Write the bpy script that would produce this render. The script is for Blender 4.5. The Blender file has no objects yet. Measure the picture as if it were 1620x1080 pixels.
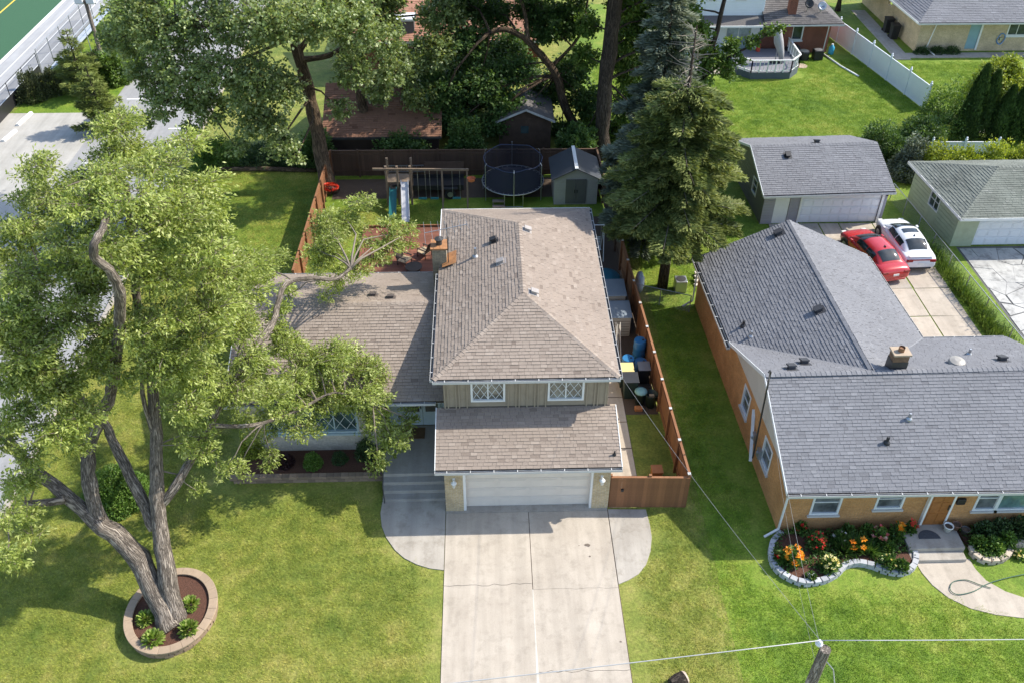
import bpy, bmesh, math, random
import numpy as np
from mathutils import Vector, Matrix
random.seed(7); rng = np.random.default_rng(7)
scn = bpy.context.scene
COL = scn.collection
# ------------------------------------------------------------------ camera
F_, PIT, YAW, CH, ROLL = 1450.0, math.radians(39.0), math.radians(1.95), 28.0, math.radians(.33)
fw = np.array([math.sin(YAW)*math.cos(PIT), math.cos(YAW)*math.cos(PIT), -math.sin(PIT)])
rt = np.array([math.cos(YAW), -math.sin(YAW), 0]); upv = np.cross(rt, fw)
rt, upv = rt*math.cos(ROLL)+upv*math.sin(ROLL), upv*math.cos(ROLL)-rt*math.sin(ROLL)
def at(x, y, z=0.0):            # survey helper: photo pixel + known height -> world point
    d = fw+rt*(x-810)/F_-upv*(y-540)/F_
    t = (z-CH)/d[2]
    return Vector((d[0]*t, d[1]*t, z))
cam = bpy.data.cameras.new('camera'); cam.sensor_width = 36; cam.lens = 36*F_/1620; cam.clip_end = 1000; cam.clip_start = .5
co = bpy.data.objects.new('camera', cam); COL.objects.link(co); scn.camera = co
co.matrix_world = Matrix(((rt[0], upv[0], -fw[0], 0), (rt[1], upv[1], -fw[1], 0), (rt[2], upv[2], -fw[2], CH), (0, 0, 0, 1)))
# ------------------------------------------------------------------ light
SUN = Vector((1.0, .27, 1.0)).normalized()
world = bpy.data.worlds.new('World'); scn.world = world; world.use_nodes = True
wn = world.node_tree; bg = wn.nodes['Background']
sky = wn.nodes.new('ShaderNodeTexSky'); sky.sky_type = 'NISHITA'; sky.sun_disc = False
sky.sun_elevation = math.asin(SUN.z); sky.sun_rotation = math.atan2(SUN.x, SUN.y)
wn.links.new(sky.outputs[0], bg.inputs[0]); bg.inputs[1].default_value = 0.15
sl = bpy.data.lights.new('sun', 'SUN'); sl.energy = 3.3; sl.angle = math.radians(.6); sl.color = (1, .94, .83)
so = bpy.data.objects.new('sun', sl); COL.objects.link(so); so.location = (30, 10, 60)
so.rotation_euler = (-SUN).to_track_quat('-Z', 'Y').to_euler()
scn.view_settings.view_transform = 'Standard'; scn.view_settings.look = 'None'; scn.view_settings.gamma = 1
scn.view_settings.exposure = 1.05
scn.render.engine = 'CYCLES'; scn.cycles.max_bounces = 6; scn.cycles.transparent_max_bounces = 6

# ------------------------------------------------------------------ mesh helpers
class MB:
    def __init__(s): s.v = []; s.f = []; s.c = []; s.b = []
    def add(s, vs, fs, c=.5):
        n = len(s.v); s.v += [tuple(p) for p in vs]
        for f in fs: s.f.append([i+n for i in f]); s.c.append(c)
        return s
    def box(s, x0, x1, y0, y1, z0, z1, c=.5):
        return s.add([(x0,y0,z0),(x1,y0,z0),(x1,y1,z0),(x0,y1,z0),(x0,y0,z1),(x1,y0,z1),(x1,y1,z1),(x0,y1,z1)],
                     [(3,2,1,0),(4,5,6,7),(0,1,5,4),(1,2,6,5),(2,3,7,6),(3,0,4,7)], c)
    def obox(s, o, a, b, n, c=.5):   # box from corner o along vectors a, b, n
        o, a, b, n = map(Vector, (o, a, b, n))
        P = [o, o+a, o+a+b, o+b, o+n, o+a+n, o+a+b+n, o+b+n]
        fs = [(3,2,1,0),(4,5,6,7),(0,1,5,4),(1,2,6,5),(2,3,7,6),(3,0,4,7)]
        if a.cross(b).dot(n) < 0: fs = [f[::-1] for f in fs]
        return s.add(P, fs, c)
    def bar(s, p, q, w, h=None, up=(0,0,1), c=.5):
        p, q = Vector(p), Vector(q); h = h or w; d = (q-p).normalized(); u = Vector(up)
        if abs(d.dot(u)) > .98: u = Vector((1,0,0))
        r = d.cross(u).normalized(); u = r.cross(d).normalized()
        return s.obox(p-r*w/2-u*h/2, r*w, u*h, q-p, c)
    def tube(s, pts, rad, n=8, cap=True, c=.5):
        pts = [Vector(p) for p in pts]; k = len(pts)
        if not hasattr(rad, '__len__'): rad = [rad]*k
        base = len(s.v); dist = 0.; ref = Vector((.31,.93,.17)).normalized(); pv = None
        for i in range(k):
            d = (pts[min(i+1,k-1)]-pts[max(i-1,0)])
            d = d.normalized() if d.length > 1e-9 else Vector((0,0,1))
            if pv is None:
                r = d.cross(ref)
                if r.length < .1: r = d.cross(Vector((1,0,0)))
            else: r = pv-d*pv.dot(d)
            r.normalize(); pv = r; b = d.cross(r)
            if i: dist += (pts[i]-pts[i-1]).length
            for j in range(n):
                a = 2*math.pi*j/n; s.v.append(tuple(pts[i]+(r*math.cos(a)+b*math.sin(a))*rad[i])); s.b.append((math.cos(a)*rad[0]+base*.37, math.sin(a)*rad[0], dist))
        for i in range(k-1):
            for j in range(n):
                s.f.append([base+i*n+j, base+i*n+(j+1)%n, base+(i+1)*n+(j+1)%n, base+(i+1)*n+j]); s.c.append(c)
        if cap:
            s.f.append([base+j for j in range(n)][::-1]); s.c.append(c)
            s.f.append([base+(k-1)*n+j for j in range(n)]); s.c.append(c)
        return s
    def cyl(s, c0, r, h, n=16, r2=None, c=.5):
        c0 = Vector(c0); return s.tube([c0, c0+Vector((0,0,h))], [r, r if r2 is None else r2], n, True, c)
    def lathe(s, prof, c0, n=18, c=.5, sx=1, sy=1):
        b = len(s.v); k = len(prof)
        for r, z in prof:
            for j in range(n):
                a = 2*math.pi*j/n; s.v.append((c0[0]+r*sx*math.cos(a), c0[1]+r*sy*math.sin(a), c0[2]+z))
        for i in range(k-1):
            for j in range(n):
                s.f.append([b+i*n+j, b+i*n+(j+1)%n, b+(i+1)*n+(j+1)%n, b+(i+1)*n+j]); s.c.append(c)
        s.f.append([b+j for j in range(n)][::-1]); s.c.append(c); s.f.append([b+(k-1)*n+j for j in range(n)]); s.c.append(c)
        return s
    def prism(s, poly, z0, z1, c=.5):
        if sum(poly[i][0]*poly[(i+1)%len(poly)][1]-poly[(i+1)%len(poly)][0]*poly[i][1] for i in range(len(poly))) < 0: poly = poly[::-1]
        n = len(poly); vs = [(p[0],p[1],z0) for p in poly]+[(p[0],p[1],z1) for p in poly]
        return s.add(vs, [list(range(n))[::-1], list(range(n,2*n))]+[(i,(i+1)%n,n+(i+1)%n,n+i) for i in range(n)], c)
    def slab(s, pts, off, c=.5):     # polygon thickened by vector off
        pts = [Vector(p) for p in pts]; off = Vector(off); n = len(pts)
        nn = (pts[1]-pts[0]).cross(pts[2]-pts[0])
        if nn.dot(off) < 0: pts = pts[::-1]
        return s.add(pts+[p+off for p in pts], [list(range(n))[::-1], list(range(n,2*n))]+[(i,(i+1)%n,n+(i+1)%n,n+i) for i in range(n)], c)
    def ell(s, c0, r, nu=14, nv=9, jit=0, c=.5, seed=0):
        rr = random.Random(seed); b = len(s.v); r = r if hasattr(r,'__len__') else (r,r,r)
        for i in range(nv+1):
            t = math.pi*i/nv
            for j in range(nu):
                a = 2*math.pi*j/nu; k = 1+rr.uniform(-jit, jit)
                s.v.append((c0[0]+r[0]*k*math.sin(t)*math.cos(a), c0[1]+r[1]*k*math.sin(t)*math.sin(a), c0[2]+r[2]*k*math.cos(t)))
        for i in range(nv):
            for j in range(nu):
                s.f.append([b+i*nu+j, b+(i+1)*nu+j, b+(i+1)*nu+(j+1)%nu, b+i*nu+(j+1)%nu]); s.c.append(c)
        return s
    def mesh(s, name, smooth=False):
        me = bpy.data.meshes.new(name); me.from_pydata(s.v, [], s.f); me.update()
        at_ = me.attributes.new('shade', 'FLOAT', 'FACE'); at_.data.foreach_set('value', np.array(s.c, 'f'))
        if s.b and len(s.b) == len(s.v):
            ab = me.attributes.new('bark', 'FLOAT_VECTOR', 'POINT'); ab.data.foreach_set('vector', np.array(s.b, 'f').ravel())
        V = np.array(s.v, float).reshape(-1, 3); nl = len(me.loops)
        li = np.zeros(nl, int); me.loops.foreach_get('vertex_index', li)
        pn = np.zeros(len(me.polygons)*3); me.polygons.foreach_get('normal', pn); pn = pn.reshape(-1, 3)
        lt = np.zeros(len(me.polygons), int); me.polygons.foreach_get('loop_total', lt)
        N = np.repeat(pn, lt, axis=0); X = V[li]
        flat = np.abs(N[:,2]) > .75
        h = np.hypot(N[:,0], N[:,1])+1e-9
        u = np.where(flat, X[:,0], (-X[:,0]*N[:,1]+X[:,1]*N[:,0])/h)
        w = np.where(flat, X[:,1], X[:,2])
        uv = me.uv_layers.new(name='UVMap'); uv.data.foreach_set('uv', np.stack([u, w], 1).ravel().astype('f'))
        if smooth: me.polygons.foreach_set('use_smooth', np.ones(len(me.polygons), bool))
        return me
    def build(s, name, mat, parent=None, smooth=False, bevel=0, sub=0):
        o = bpy.data.objects.new(name, s.mesh(name, smooth)); return link(o, mat, parent, bevel, sub)
def link(o, mat=None, parent=None, bevel=0, sub=0):
    COL.objects.link(o)
    if mat is not None: o.data.materials.append(mat)
    if parent is not None: attach(o, parent)
    if bevel:
        m = o.modifiers.new('bevel', 'BEVEL'); m.width = bevel; m.segments = 2; m.limit_method = 'ANGLE'; m.angle_limit = .6
    if sub:
        m = o.modifiers.new('sub', 'SUBSURF'); m.levels = sub; m.render_levels = sub
    return o
def wmat(o): # world matrix from the parent chain (no depsgraph needed)
    b = o.matrix_basis
    return wmat(o.parent) @ o.matrix_parent_inverse @ b if o.parent else b.copy()
def attach(o, parent):
    o.parent = parent; o.matrix_parent_inverse = wmat(parent).inverted()
def tag(o, label, cat, group=None):
    o['label'] = label; o['category'] = cat
    if group: o['group'] = group
    return o
def struct(o, label=None):
    o['kind'] = 'structure'
    if label: o['label'] = label
    return o
def thing(name, label, cat, loc=(0,0,0), rz=0, group=None):
    o = bpy.data.objects.new(name, None); COL.objects.link(o); o.location = loc; o.rotation_euler = (0,0,rz)
    o.empty_display_size = .3
    return tag(o, label, cat, group)
def local(o, parent):     # child whose mesh is in the parent's own frame
    o.parent = parent; o.matrix_parent_inverse = Matrix.Identity(4); return o
def copy_tree(o, parent=None):
    c = o.copy(); COL.objects.link(c); c.parent = parent
    for ch in list(o.children): copy_tree(ch, c)
    return c

# ------------------------------------------------------------------ materials
def nodes(name):
    m = bpy.data.materials.new(name); m.use_nodes = True; nt = m.node_tree
    return m, nt, nt.nodes['Principled BSDF'], nt.nodes['Material Output']
def N(nt, t, **k):
    n = nt.nodes.new('ShaderNode'+t)
    for a, b in k.items(): setattr(n, a, b)
    return n
def setin(n, **k):
    for a, b in k.items(): n.inputs[a.replace('_',' ')].default_value = b
    return n
def noise(nt, vec, scale, detail=4, rough=.6):
    n = setin(N(nt,'TexNoise'), Scale=scale, Detail=detail, Roughness=rough); nt.links.new(vec, n.inputs['Vector']); return n.outputs['Fac']
def ramp(nt, fac, stops):
    r = N(nt,'ValToRGB'); e = r.color_ramp.elements
    while len(e) < len(stops): e.new(.5)
    for i, (p, c) in enumerate(stops):
        e[i].position = p; e[i].color = (*c, 1) if hasattr(c,'__len__') else (c,c,c,1)
    nt.links.new(fac, r.inputs[0]); return r.outputs[0]
def mixc(nt, fac, a, b, mode='MIX'):
    m = N(nt,'Mix', data_type='RGBA', blend_type=mode)
    for i, v in ((0,fac),(6,a),(7,b)):
        if hasattr(v,'links'): nt.links.new(v, m.inputs[i])
        elif i == 0: m.inputs[0].default_value = v
        else: m.inputs[i].default_value = (*v,1)
    return m.outputs[2]
def math_(nt, op, a, b=0.):
    m = N(nt,'Math', operation=op)
    for i, v in ((0,a),(1,b)):
        if hasattr(v,'links'): nt.links.new(v, m.inputs[i])
        else: m.inputs[i].default_value = v
    return m.outputs[0]
def bumpn(nt, bs, h, strength=.3, dist=.02):
    b = setin(N(nt,'Bump'), Strength=strength, Distance=dist); nt.links.new(h, b.inputs['Height']); nt.links.new(b.outputs[0], bs.inputs['Normal'])
def coord(nt, which='Object'): return N(nt,'TexCoord').outputs[which]
def shade(nt): 
    a = N(nt,'Attribute'); a.attribute_name = 'shade'; return a.outputs['Fac']
def c3(c, k): return tuple(min(1, x*k) for x in c)
_MC = {}
def PM(name, col, rough=.6, var=.18, scale=2.5, bump=0., bscale=40, metal=0., spec=.5, attr=0., dirt=None):
    """painted / plain surface: base colour, blotches, fine grain"""
    if name in _MC: return _MC[name]
    m, nt, bs, out = nodes(name); v = coord(nt)
    n1 = noise(nt, v, scale, 5); n2 = noise(nt, v, scale*14, 3)
    f = math_(nt,'ADD', math_(nt,'MULTIPLY',n1,.65), math_(nt,'MULTIPLY',n2,.35))
    c = ramp(nt, f, [(.3, c3(col,1-var)), (.7, c3(col,1+var))])
    if dirt: c = mixc(nt, math_(nt,'MULTIPLY', ramp(nt, noise(nt, v, 1.3, 6, .7), [(.5,0.),(.72,1.)]), dirt[1]), c, dirt[0])
    if attr:
        s = ramp(nt, shade(nt), [(0., 1-attr), (1., 1.0)])
        c = mixc(nt, 1., c, s, 'MULTIPLY')
    nt.links.new(c, bs.inputs['Base Color']); setin(bs, Roughness=rough, Metallic=metal); bs.inputs['Specular IOR Level'].default_value = spec
    if bump: bumpn(nt, bs, noise(nt, v, bscale, 4), bump, .02)
    _MC[name] = m; return m
def shingle_mat(name, dark, mid, light, streak=.12):
    m, nt, bs, out = nodes(name); v = coord(nt); s = shade(nt)
    c = ramp(nt, s, [(0., dark), (.35, mid), (.7, mid), (1., light)])
    g = noise(nt, v, 55, 3, .7); c = mixc(nt, 1., c, ramp(nt, g, [(.25,.72),(.75,1.22)]), 'MULTIPLY')
    big = noise(nt, v, .5, 5); c = mixc(nt, 1., c, ramp(nt, big, [(.3,1-streak),(.7,1+streak*.4)]), 'MULTIPLY')
    nt.links.new(c, bs.inputs['Base Color']); setin(bs, Roughness=.92); bs.inputs['Specular IOR Level'].default_value = .25
    bumpn(nt, bs, g, .5, .012); return m
def brick_mat(name, c1, c2, mortar, w=.2, h=.075, soot=.0, bumpk=.4):
    m, nt, bs, out = nodes(name); v = coord(nt,'UV')
    b = setin(N(nt,'TexBrick'), Scale=1.0); b.offset = .5
    b.inputs['Brick Width'].default_value = w; b.inputs['Row Height'].default_value = h; b.inputs['Mortar Size'].default_value = .007
    b.inputs['Color1'].default_value = (*c1,1); b.inputs['Color2'].default_value = (*c2,1); b.inputs['Mortar'].default_value = (*mortar,1)
    nt.links.new(v, b.inputs['Vector']); o = coord(nt)
    c = mixc(nt, 1., b.outputs['Color'], ramp(nt, noise(nt, o, 1.1, 6), [(.3,.78),(.7,1.15)]), 'MULTIPLY')
    c = mixc(nt, 1., c, ramp(nt, noise(nt, o, 14, 3), [(.3,.8),(.7,1.12)]), 'MULTIPLY')
    if soot: c = mixc(nt, math_(nt,'MULTIPLY', ramp(nt, noise(nt, o, 2.2, 6,.7), [(.45,0.),(.7,1.)]), soot), c, (.05,.035,.02))
    nt.links.new(c, bs.inputs['Base Color']); setin(bs, Roughness=.88); bs.inputs['Specular IOR Level'].default_value = .3
    bumpn(nt, bs, math_(nt,'SUBTRACT',1.,b.outputs['Fac']), bumpk, .01); return m
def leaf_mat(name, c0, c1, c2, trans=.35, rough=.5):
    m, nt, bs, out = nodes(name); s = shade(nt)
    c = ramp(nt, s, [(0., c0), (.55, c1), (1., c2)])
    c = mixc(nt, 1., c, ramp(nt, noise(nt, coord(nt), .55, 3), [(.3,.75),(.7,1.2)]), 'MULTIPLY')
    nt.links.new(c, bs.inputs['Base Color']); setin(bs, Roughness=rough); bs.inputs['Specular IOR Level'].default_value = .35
    t = N(nt,'BsdfTranslucent'); tc = mixc(nt, 1., c, (1.25,1.2,.55), 'MULTIPLY'); nt.links.new(tc, t.inputs[0])
    x = N(nt,'MixShader'); x.inputs[0].default_value = trans
    nt.links.new(bs.outputs[0], x.inputs[1]); nt.links.new(t.outputs[0], x.inputs[2]); nt.links.new(x.outputs[0], out.inputs[0]); return m
def bark_mat(name, a, b, sc=6):
    m, nt, bs, out = nodes(name); v = coord(nt); av = N(nt,'Attribute'); av.attribute_name = 'bark'
    mp = N(nt,'Mapping'); mp.inputs['Scale'].default_value = (1,1,.16); nt.links.new(av.outputs['Vector'], mp.inputs[0])
    n = setin(N(nt,'TexNoise'), Scale=sc*2.6, Detail=5., Roughness=.6, Distortion=.5); nt.links.new(mp.outputs[0], n.inputs['Vector']); n = n.outputs['Fac']
    fur = math_(nt,'ABSOLUTE', math_(nt,'SUBTRACT', n, .5)); h = math_(nt,'MINIMUM', math_(nt,'MULTIPLY', fur, 9.), 1.)
    n2 = noise(nt, v, sc*.3, 4); fine = noise(nt, v, sc*12, 3, .7)
    c = ramp(nt, math_(nt,'ADD', math_(nt,'MULTIPLY',h,.7), math_(nt,'MULTIPLY',fine,.3)), [(.15, a), (.8, b)]); c = mixc(nt, 1., c, ramp(nt, n2, [(.3,.75),(.7,1.2)]), 'MULTIPLY')
    nt.links.new(c, bs.inputs['Base Color']); setin(bs, Roughness=.95); bs.inputs['Specular IOR Level'].default_value = .15
    bumpn(nt, bs, h, .8, .05); return m
def grass_mat(name, a, b, dry, blade=False):
    m, nt, bs, out = nodes(name); v = N(nt,'NewGeometry').outputs['Position']
    big = noise(nt, v, .22, 4, .6); mid = noise(nt, v, 1.3, 5, .65); fine = noise(nt, v, 9, 5, .8)
    f = math_(nt,'ADD', math_(nt,'MULTIPLY', big, .5), math_(nt,'MULTIPLY', mid, .5))
    c = ramp(nt, f, [(.36, a), (.5, b), (.64, dry)])
    c = mixc(nt, 1., c, ramp(nt, fine, [(.28,.5),(.72,1.4)]), 'MULTIPLY')
    if blade: c = mixc(nt, 1., c, ramp(nt, shade(nt), [(0.,(.7,.75,.6)),(1.,(1.35,1.25,1.3))]), 'MULTIPLY')
    nt.links.new(c, bs.inputs['Base Color']); setin(bs, Roughness=.75); bs.inputs['Specular IOR Level'].default_value = .25
    if blade:
        t = N(nt,'BsdfTranslucent'); nt.links.new(c, t.inputs[0]); x = N(nt,'MixShader'); x.inputs[0].default_value = .3
        nt.links.new(bs.outputs[0], x.inputs[1]); nt.links.new(t.outputs[0], x.inputs[2]); nt.links.new(x.outputs[0], out.inputs[0])
    else: bumpn(nt, bs, fine, .8, .05)
    return m
def concrete_mat(name, a, b, stain=(.22,.19,.15), k=.5, grain=30):
    m, nt, bs, out = nodes(name); v = coord(nt)
    c = ramp(nt, noise(nt, v, .6, 6, .6), [(.3, a), (.7, b)])
    c = mixc(nt, math_(nt,'MULTIPLY', ramp(nt, noise(nt, v, 1.9, 7, .72), [(.5,0.),(.75,1.)]), k), c, stain)
    mp = N(nt,'Mapping'); mp.inputs['Scale'].default_value = (1.6,.12,1); nt.links.new(v, mp.inputs[0])
    c = mixc(nt, 1., c, ramp(nt, noise(nt, mp.outputs[0], 1.5, 4), [(.35,.88),(.65,1.06)]), 'MULTIPLY')
    g = noise(nt, v, grain, 4, .75); c = mixc(nt, 1., c, ramp(nt, g, [(.25,.86),(.75,1.1)]), 'MULTIPLY')
    sp = setin(N(nt,'TexVoronoi'), Scale=9.); nt.links.new(v, sp.inputs['Vector'])
    c = mixc(nt, math_(nt,'MULTIPLY', ramp(nt, sp.outputs['Distance'], [(.0,1.),(.075,0.)]), .45), c, (.12,.1,.08))
    nt.links.new(c, bs.inputs['Base Color']); setin(bs, Roughness=.9); bs.inputs['Specular IOR Level'].default_value = .25
    bumpn(nt, bs, g, .25, .01); return m
def glass_mat(name, col=(.03,.045,.05), rough=.06):
    m, nt, bs, out = nodes(name); v = coord(nt)
    c = ramp(nt, noise(nt, v, 1.4, 3), [(.35, c3(col,.6)), (.65, c3(col,1.8))]); nt.links.new(c, bs.inputs['Base Color'])
    setin(bs, Roughness=rough); bs.inputs['Specular IOR Level'].default_value = .6; return m
def mulch_mat(name, a, b):
    m, nt, bs, out = nodes(name); v = coord(nt)
    n = noise(nt, v, 28, 5, .8); c = ramp(nt, n, [(.3, a), (.7, b)]); nt.links.new(c, bs.inputs['Base Color']); setin(bs, Roughness=.95)
    bumpn(nt, bs, n, .9, .04); return m
def net_mat(name, col, alpha):
    m, nt, bs, out = nodes(name); t = N(nt,'BsdfTransparent'); x = N(nt,'MixShader')
    bs.inputs['Base Color'].default_value = (*col,1); setin(bs, Roughness=.8); x.inputs[0].default_value = alpha
    nt.links.new(t.outputs[0], x.inputs[1]); nt.links.new(bs.outputs[0], x.inputs[2]); nt.links.new(x.outputs[0], out.inputs[0]); return m
GUTW = PM('gutter_paint', (.5,.5,.49), .5, .12)
WHITE = PM('white_paint', (.72,.72,.70), .45, .06)
VINYL = PM('white_vinyl', (.78,.80,.83), .4, .04)
BLACK = PM('black_plastic', (.018,.018,.02), .5, .2)
DARK = PM('dark_metal', (.04,.038,.036), .5, .25)
STEEL = PM('galvanised_steel', (.42,.43,.44), .4, .15, metal=.8)
GLASS = glass_mat('window_glass')
TRIM = PM('pale_trim', (.66,.68,.69), .5, .08)
CONC = concrete_mat('concrete', (.40,.345,.28), (.49,.43,.355))
CONC2 = concrete_mat('old_concrete', (.35,.315,.27), (.44,.40,.345), k=.75)
GA = ((.11,.155,.024), (.195,.222,.04), (.31,.29,.08)); GB = ((.085,.16,.015), (.155,.235,.024), (.25,.29,.05))
GRASS = grass_mat('lawn_grass', *GA)
GRASS2 = grass_mat('rich_grass', *GB)
EARTH = mulch_mat('bare_earth', (.06,.04,.028), (.14,.1,.07))
MULCH = mulch_mat('bark_mulch', (.05,.022,.013), (.15,.065,.04))
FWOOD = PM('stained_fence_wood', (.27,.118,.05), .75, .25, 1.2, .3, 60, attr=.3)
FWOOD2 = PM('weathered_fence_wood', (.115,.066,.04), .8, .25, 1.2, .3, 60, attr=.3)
# ------------------------------------------------------------------ building helpers
def clip(poly, a, b, c):       # keep a*u+b*v+c >= 0
    out = []
    for i in range(len(poly)):
        p, q = poly[i], poly[(i+1)%len(poly)]; dp = a*p[0]+b*p[1]+c; dq = a*q[0]+b*q[1]+c
        if dp >= 0: out.append(p)
        if (dp >= 0) != (dq >= 0):
            t = dp/(dp-dq); out.append((p[0]+(q[0]-p[0])*t, p[1]+(q[1]-p[1])*t))
    return out
def roof_frame(pts):
    pts = [Vector(p) for p in pts]; n = Vector((0,0,0))
    for i in range(len(pts)): n += pts[i].cross(pts[(i+1)%len(pts)])
    n.normalize()
    if n.z < 0: n = -n
    u = Vector((0,0,1)).cross(n).normalized(); v = n.cross(u)   # v points up the slope
    if v.z < 0: v = -v; u = -u
    return pts, n, u, v
def shingle_plane(mb, pts, tab=.27, exp=.145, th=.026, seed=0, single=None, limit=0):
    """lay overlapping shingle tabs over a convex roof plane; returns the number laid as single pieces"""
    pts, n, u, v = roof_frame(pts); rr = random.Random(seed)
    o = min(pts, key=lambda p: p.z); P = [((p-o).dot(u), (p-o).dot(v)) for p in pts]
    ar = sum(P[i][0]*P[(i+1)%len(P)][1]-P[(i+1)%len(P)][0]*P[i][1] for i in range(len(P)))
    if ar < 0: P = P[::-1]
    E = []
    for i in range(len(P)):
        (x0,y0),(x1,y1) = P[i], P[(i+1)%len(P)]; l = math.hypot(x1-x0,y1-y0)
        a, b = -(y1-y0)/l, (x1-x0)/l; E.append((a, b, -(a*x0+b*y0)))
    u0, u1 = min(p[0] for p in P), max(p[0] for p in P); v0, v1 = min(p[1] for p in P), max(p[1] for p in P)
    k = 0; vv = v0; done = 0; meshes = {}
    while vv < v1:
        uu = u0-tab*((k*.37)%1)-rr.random()*tab*.3
        while uu < u1:
            w = tab*rr.choice((.55,.8,1.,1.,1.3)); e = .004
            sh = min(1,max(0,rr.gauss(.5,.19))); lift = th*(1.0 if sh > .45 else .6)
            rect = [(uu+e,vv),(uu+w-e,vv),(uu+w-e,vv+exp+.02),(uu+e,vv+exp+.02)]
            ins = all(a*x+b*y+c >= -1e-6 for a,b,c in E for x,y in rect)
            pl = rect
            if not ins:
                for a,b,c in E:
                    pl = clip(pl,a,b,c)
                    if len(pl) < 3: break
            if len(pl) >= 3:
                if ins and single is not None and done < limit:
                    key = (round(w,3), int(sh*5)); me = meshes.get(key)
                    if me is None:
                        b_ = MB(); h1 = lift
                        b_.add([(e,0,h1),(w-e,0,h1),(w-e,exp+.02,.004),(e,exp+.02,.004),(e,0,0),(w-e,0,0)], [(0,1,2,3),(4,5,1,0),(5,2,1),(4,0,3)], (key[1]+.5)/5)
                        me = b_.mesh('shingle'); me.materials.append(single[1]); meshes[key] = me
                    ob = bpy.data.objects.new('shingle', me); COL.objects.link(ob)
                    q = o+u*uu+v*vv+n*.003
                    ob.matrix_basis = Matrix(((u.x,v.x,n.x,q.x),(u.y,v.y,n.y,q.y),(u.z,v.z,n.z,q.z),(0,0,0,1)))
                    attach(ob, single[0]); done += 1
                else:
                    hh = lambda y: .003+lift*(1-(y-vv)/(exp+.02))+.001
                    top = [o+u*x+v*y+n*hh(y) for x,y in pl]; m = len(top)
                    vs = list(top); fs = [list(range(m))]
                    low = [i for i in range(m) if abs(pl[i][1]-vv) < 1e-6 and abs(pl[(i+1)%m][1]-vv) < 1e-6]
                    for i in low:
                        j = (i+1)%m; b0 = len(vs); vs += [o+u*pl[j][0]+v*pl[j][1]+n*.001, o+u*pl[i][0]+v*pl[i][1]+n*.001]; fs.append([j, i, b0+1, b0])
                    mb.add(vs, fs, sh)
            uu += w
        vv += exp; k += 1
    return done
def ridge_caps(parent, mat, p, q, w=.13, step=.2, drop=.35, name='ridge_shingle', stuff=None):
    """folded cap shingles from p (low or near end) to q"""
    p, q = Vector(p), Vector(q); d = (q-p); L = d.length; d.normalize()
    s = d.cross(Vector((0,0,1))).normalized(); up = s.cross(d).normalized()
    if up.z < 0: up = -up; s = -s
    me = []
    for sh in (.3,.5,.7,.9):
        b = MB(); t = .012
        b.add([(-w,0,-w*drop+t*1.6),(0,0,t*1.6),(w,0,-w*drop+t*1.6),(w,step*1.12,-w*drop+.004),(0,step*1.12,.004),(-w,step*1.12,-w*drop+.004),(-w,0,-w*drop),(0,0,0),(w,0,-w*drop)],
              [(0,1,4,5),(1,2,3,4),(6,7,1,0),(7,8,2,1)], sh)
        m = b.mesh(name); m.materials.append(mat); me.append(m)
    k = int(L/step)
    for i in range(k):
        a = p+d*(i*step)+up*.012
        M = Matrix(((s.x,d.x,up.x,a.x),(s.y,d.y,up.y,a.y),(s.z,d.z,up.z,a.z),(0,0,0,1)))
        m_ = random.choice(me)
        if stuff is not None:
            stuff.add([M @ v.co for v in m_.vertices], [tuple(f.vertices) for f in m_.polygons], random.choice((.5,.7,.9)))
        else:
            ob = bpy.data.objects.new(name, m_); COL.objects.link(ob); ob.matrix_basis = M; attach(ob, parent)
def wall(parent, o, r, L, H, opens, mat, th=.2, name='wall', n=None, gable=None):
    """wall from o along unit r, outward normal n = r x z; rectangular openings (u0,u1,v0,v1)"""
    o, r = Vector(o), Vector(r).normalized(); nn = r.cross(Vector((0,0,1))); mb = MB()
    o = o+r*.003; L0 = L; L = L-.006; opens = [(a[0]-.003,a[1]-.003,a[2],a[3]) for a in opens]
    us = sorted({0,L,*[x for a in opens for x in a[:2]]}); vs = sorted({0,H,*[x for a in opens for x in a[2:4]]})
    z = Vector((0,0,1))
    for i in range(len(us)-1):
        run = None
        for j in range(len(vs)-1):
            uc, vc = (us[i]+us[i+1])/2, (vs[j]+vs[j+1])/2
            hole = any(a[0] < uc < a[1] and a[2] < vc < a[3] for a in opens)
            if not hole: run = (run[0], vs[j+1]) if run else (vs[j], vs[j+1])
            if (hole or j == len(vs)-2) and run:
                mb.obox(o+r*us[i]+z*run[0]-nn*th, r*(us[i+1]-us[i]), z*(run[1]-run[0]), nn*th); run = None
    if gable: mb.slab([o+r*a+z*b-nn*th for a,b in gable], nn*th)
    return mb.build(name, mat, parent)
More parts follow.
